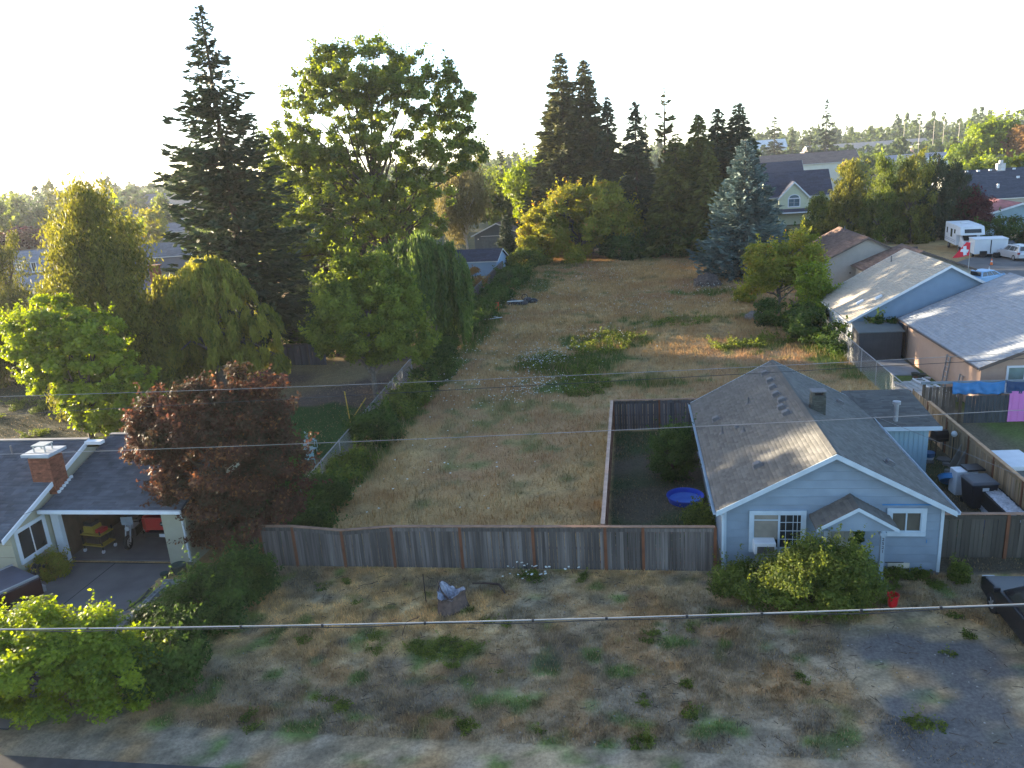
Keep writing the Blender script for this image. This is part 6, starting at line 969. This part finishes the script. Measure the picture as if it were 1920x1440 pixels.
for i, (x, y, rx, ry, hz, n, lm, lab) in enumerate(((-14.2, 30.2, 1.2, 1.3, 1.5, 11000, 'bush', 'green shrub at the near end of the chain-link fence'), (-13.9, 27.6, 1.0, 1.1, 1.4, 9000, 'bush', 'dark green shrub behind the left end of the street fence'), (-14.4, 38.8, 1.5, 1.6, 1.9, 14000, 'bush', 'dark rounded shrub against the chain-link fence'), (-14.2, 44.5, 1.1, 3.2, 1.5, 12000, 'dull', 'loose weedy shrubs along the middle of the chain-link fence'), (-14.0, 50.5, 1.3, 3.6, 1.4, 12000, 'bush', 'weedy thicket below the small ash tree'), (-15.2, 57, 1.3, 4.0, 1.8, 13000, 'bush', 'thicket at the foot of the weeping willow'), (-14.4, 34.2, .9, 1.8, 1.0, 7000, 'dull', 'brownish weeds along the chain-link fence'), (-18.8, 36, 1.2, 2.4, .9, 8000, 'bush', 'garden plants inside the left yard by the fence'), (-17.2, 31.2, 1.5, 2.2, 1.5, 9000, 'bush', 'dark plants behind the plum tree'))):
    BL('shrub', [(0, 0, hz*.45, rx, ry, hz*.55), (.2, ry*.4, hz*.4, rx*.8, ry*.6, hz*.5)], n, .075, LM[lm], BARK, (x, y, 0), lab, cat='shrub', clump=.35, nclump=int(n/110), seed=110+i, trunk=False)
BL('foundation_plants', [(0, 0, .15, 1.1, .25, .2), (1.9, -.1, .3, .3, .3, .4)], 4500, .045, LM['dull'], BARK, (8.6, 25.0, 0), 'low weeds along the cottage foundation', cat='weeds', clump=.15, nclump=60, seed=120, trunk=False)
BL('climbing_vine', [(0, 0, 1.3, .12, .1, 1.0)], 1200, .06, LM['bush'], BARK, (7.15, 24.6, 0), 'thin green shoot rising beside the cottage front door', cat='vine', clump=.12, nclump=16, seed=121, trunk=False)
R = np.random.RandomState(19)
BL('weeds', [(R.uniform(-12, 10), R.uniform(-6.5, 2.2), .04, R.uniform(.12, .4), R.uniform(.1, .3), .08) for _ in range(38)]+[(-6.2, -2.4, .05, 1.3, .6, .1), (-4.0, 2.0, .1, .5, .2, .2)], 17000, .03, LM['dull'], BARK, (0, 22.7, 0), 'small green weeds dotted over the dry verge', cat='weeds', seed=122, clump=.12, nclump=420, trunk=False, shoots=120)
BL('weeds', [(R.uniform(-9, 9), R.uniform(-6, 8), .12, R.uniform(.3, .9), R.uniform(.3, .8), .2) for _ in range(34)], 15000, .06, LM['dull'], BARK, (-38.5, 42, 0), 'rough weeds in the left garden behind the roof ridge', cat='weeds', seed=123, clump=.25, nclump=240, trunk=False, shoots=60)
# --- garden trees behind the maple and cedar
for i, (x, y, H, Rr) in enumerate(((-36, 88, 9.5, 5), (-46, 97, 14.5, 6.5), (-34, 103, 12, 5), (-58, 112, 15, 7))):
    BL('garden_tree', [(0, 0, H*.6, Rr, Rr, H*.4), (Rr*.4, Rr*.3, H*.4, Rr*.7, Rr*.7, H*.35)], 9000, .42, LM['dull'], BARK, (x, y, 0), 'dark leafy garden tree '+('just behind the big maple', 'left behind the big maple', 'between maple and birch', 'far behind the tall spruce', 'beyond the broad fir', 'behind the tall cedar')[i], group='garden trees behind the maple', seed=130+i, nclump=70, clump=1.4, trunk_h=H*.7, trunk_r=.25)
# --- far trees (copies)
pr_round = [BL('far_tree', [(0, 0, 5.5, 3.6, 3.6, 3.6), (1.2, .5, 7.4, 2.4, 2.4, 2.2), (-1.5, 0, 4.5, 2.4, 2.4, 2.4)], 2600, .42, LM[k], BARK, (0, 0, 0), lab, group='trees among the far houses', seed=140+i, nclump=40, clump=1.0, trunk_h=6, trunk_r=.2, limbs=6) for i, (k, lab) in enumerate((('lime', 'lime-green round tree among the far houses'), ('dull', 'dull green round tree among the far houses'), ('gold', 'golden-green round tree among the far houses'), ('haz', 'pale green round tree among the far houses'), ('red', 'dark red round tree among the far houses')))]
pr_con = [conifer('far_conifer', 15, 3.2, LM[k], BARK, (0, 0, 0), lab, n_br=60, seed=150+i, dens=5, sz=.7, group='conifers among the far houses') for i, (k, lab) in enumerate((('fir', 'dark conifer among the far houses'), ('firg', 'olive conifer among the far houses')))]
used = set(); HN = [((-122, 135), 'bright blue house'), ((-86, 94), 'plain grey roof'), ((-156, 178), 'low tan-roofed house'), ((-330, 400), 'large far grey-blue house'), ((-90, 127), 'dark slate-roofed house'), ((-60, 80), 'brick-red house'), ((-232, 340), 'navy-roofed house'), ((-190, 300), 'tall tan-roofed house'), ((-128, 200), 'pale grey roof'), ((-27, 134), 'grey garage'), ((29, 150), 'yellow house'), ((30, 226), 'long brown-roofed building'), ((60, 133), 'wide dark blue roof'), ((95, 330), 'low grey warehouse')]
BASE = {id(o): o['label'].split(' among')[0] for o in pr_round+pr_con}
def put(pool_, k, x, y, s, sz=None, label=None):
    o = pool_[k]; base = BASE[id(o)]
    if (id(pool_), k) not in used: used.add((id(pool_), k)); o.location = (x, y, 0); o.scale = (s, s, sz or s); o.rotation_euler = (0, 0, x); 
    else: o = copy_tree(o, (x, y, 0), x*1.7+y, s, sz=sz)
    hn = min(HN, key=lambda h: math.hypot(h[0][0]-x, h[0][1]-y)); side = 'in front of' if y < hn[0][1]-8 else 'behind' if y > hn[0][1]+8 else 'beside'
    o['label'] = label or ('%s %s %s the %s' % ('small' if s < .75 else 'middling' if s < 1.05 else 'large', base, side, hn[1]))
    return o
put(pr_round, 4, -211, 255, 1.35, .6, 'round dark red tree above the tan-roofed house'); put(pr_round, 4, -152, 176, 1.5, .8, 'dark purple-leaved tree above the blue house at left'); put(pr_round, 2, -117, 179, 1.1, 1.0, 'rounded golden-green tree right of the tall cedar')
put(pr_con, 1, -300, 420, 1.5, 1.45, 'hazy conifer on the skyline right of the tall cedar'); put(pr_con, 1, -262, 330, 1.3, 1.5, 'hazy tall conifer left of the tall cedar'); put(pr_con, 1, -253, 332, 1.3, 1.2, 'hazy shorter conifer touching the tall cedar')
put(pr_con, 0, 64.1, 378, 2.0, 1.75, 'ragged tall conifer on the right skyline above the yellow house'); put(pr_con, 0, 70.5, 372, 1.2, 1.3, 'smaller conifer second on the right skyline'); put(pr_con, 0, 76, 362, .95, 1.35, 'slim small conifer alone on the right skyline'); put(pr_con, 0, 84.5, 371, 1.75, 2.1, 'tallest lone conifer on the right skyline')
R = np.random.RandomState(77)
houses = [(-122, 135), (-86, 94), (-156, 178), (-330, 400), (-90, 127), (-60, 80), (-232, 340), (-190, 300), (-185, 268), (-128, 200)]
n = 0
while n < 125:
    d = R.uniform(95, 330); a = math.radians(R.uniform(-52, -24)); x, y = d*math.sin(a), d*math.cos(a)
    if d < 165 and a < math.radians(-32): d = R.uniform(165, 330); x, y = d*math.sin(a), d*math.cos(a)
    if any(abs(x-hx-6) < 15 and -22 < y-hy < 12 for hx, hy in houses) or any(-60 < d-math.hypot(hx+6, hy) < 5 and abs(a-math.atan2(hx+6, hy)) < .055 for hx, hy in houses): continue
    s = R.uniform(.55, 1.0)*(1+d/700); put(pr_round, R.choice([0, 1, 1, 2, 3, 3]), x, y, s) if R.rand() < .8 else put(pr_con, 1, x, y, s*.8, s*.85); n += 1
for i in range(34):    # behind the back row, between the houses on the right
    x, y = R.uniform(36, 95), R.uniform(170, 330); put(pr_round, R.choice([0, 0, 1, 2, 3]), x, y, R.uniform(.6, .95))
for i in range(16):
    x, y = R.uniform(-75, -20), R.uniform(150, 260); put(pr_round, R.choice([0, 1, 2, 3]), x, y, R.uniform(.8, 1.3))
for i in range(14):
    x, y = R.uniform(58, 105), R.uniform(150, 235); put(pr_round, R.choice([0, 1, 1, 2]), x, y, R.uniform(.6, .8))
# far woods: one mass on the skyline
n = 300000; R = np.random.RandomState(78); nt_ = 2700; a = np.radians(R.uniform(-75, 50, nt_)); d = R.uniform(380, 1150, nt_)**1.0; H_ = R.uniform(9, 15, nt_)*(1+.35*vnoise(np.degrees(a), d, 9, 5)); con = R.rand(nt_) < .3; H_ = H_*np.where(con, 1.18, 1)
H_ *= np.where((np.degrees(a) > 8) & (d < 560), .62, np.where(np.degrees(a) > 8, 1.35, 1))
q = R.randint(0, nt_, n); v = R.rand(n); rw = np.where(con[q], 4.6*(1-v)**.7+.4, 4.8*np.sqrt(np.clip(1-(2*v-.9)**2, .1, 1))); b_ = unit(R.randn(n, 3)); C = np.stack([d[q]*np.sin(a[q])+b_[:, 0]*rw, d[q]*np.cos(a[q])+b_[:, 1]*rw, v*H_[q]], 1)
T_ = unit(R.randn(n, 3)); B_ = unit(np.cross(T_, R.randn(n, 3))); s = R.uniform(.8, 1.8, n)[:, None]
tag(leaves('far_woods', C, T_*s, B_*s*.7, np.clip(.5+R.randn(nt_)[q]*.25+R.randn(n)*.1, 0, 1), LM['haz']), 'hazy line of distant woods along the whole horizon', kind='stuff')
# ---------------------------------------------------------------- haze
hb = MB().box(-1700, 1700, -500, 1700, -1.2, 46); hm = bpy.data.materials.new('haze'); hm.use_nodes = True; n_ = hm.node_tree.nodes; n_.remove(n_['Principled BSDF'])
pv = n_.new('ShaderNodeVolumePrincipled'); pv.inputs['Density'].default_value = HAZE; pv.inputs['Color'].default_value = (.9, .93, 1, 1); pv.inputs['Anisotropy'].default_value = .3
hm.node_tree.links.new(pv.outputs[0], n_['Material Output'].inputs['Volume'])
if HAZE > 0: tag(hb.build('haze', hm), 'thin pale evening haze over the whole place', kind='stuff')
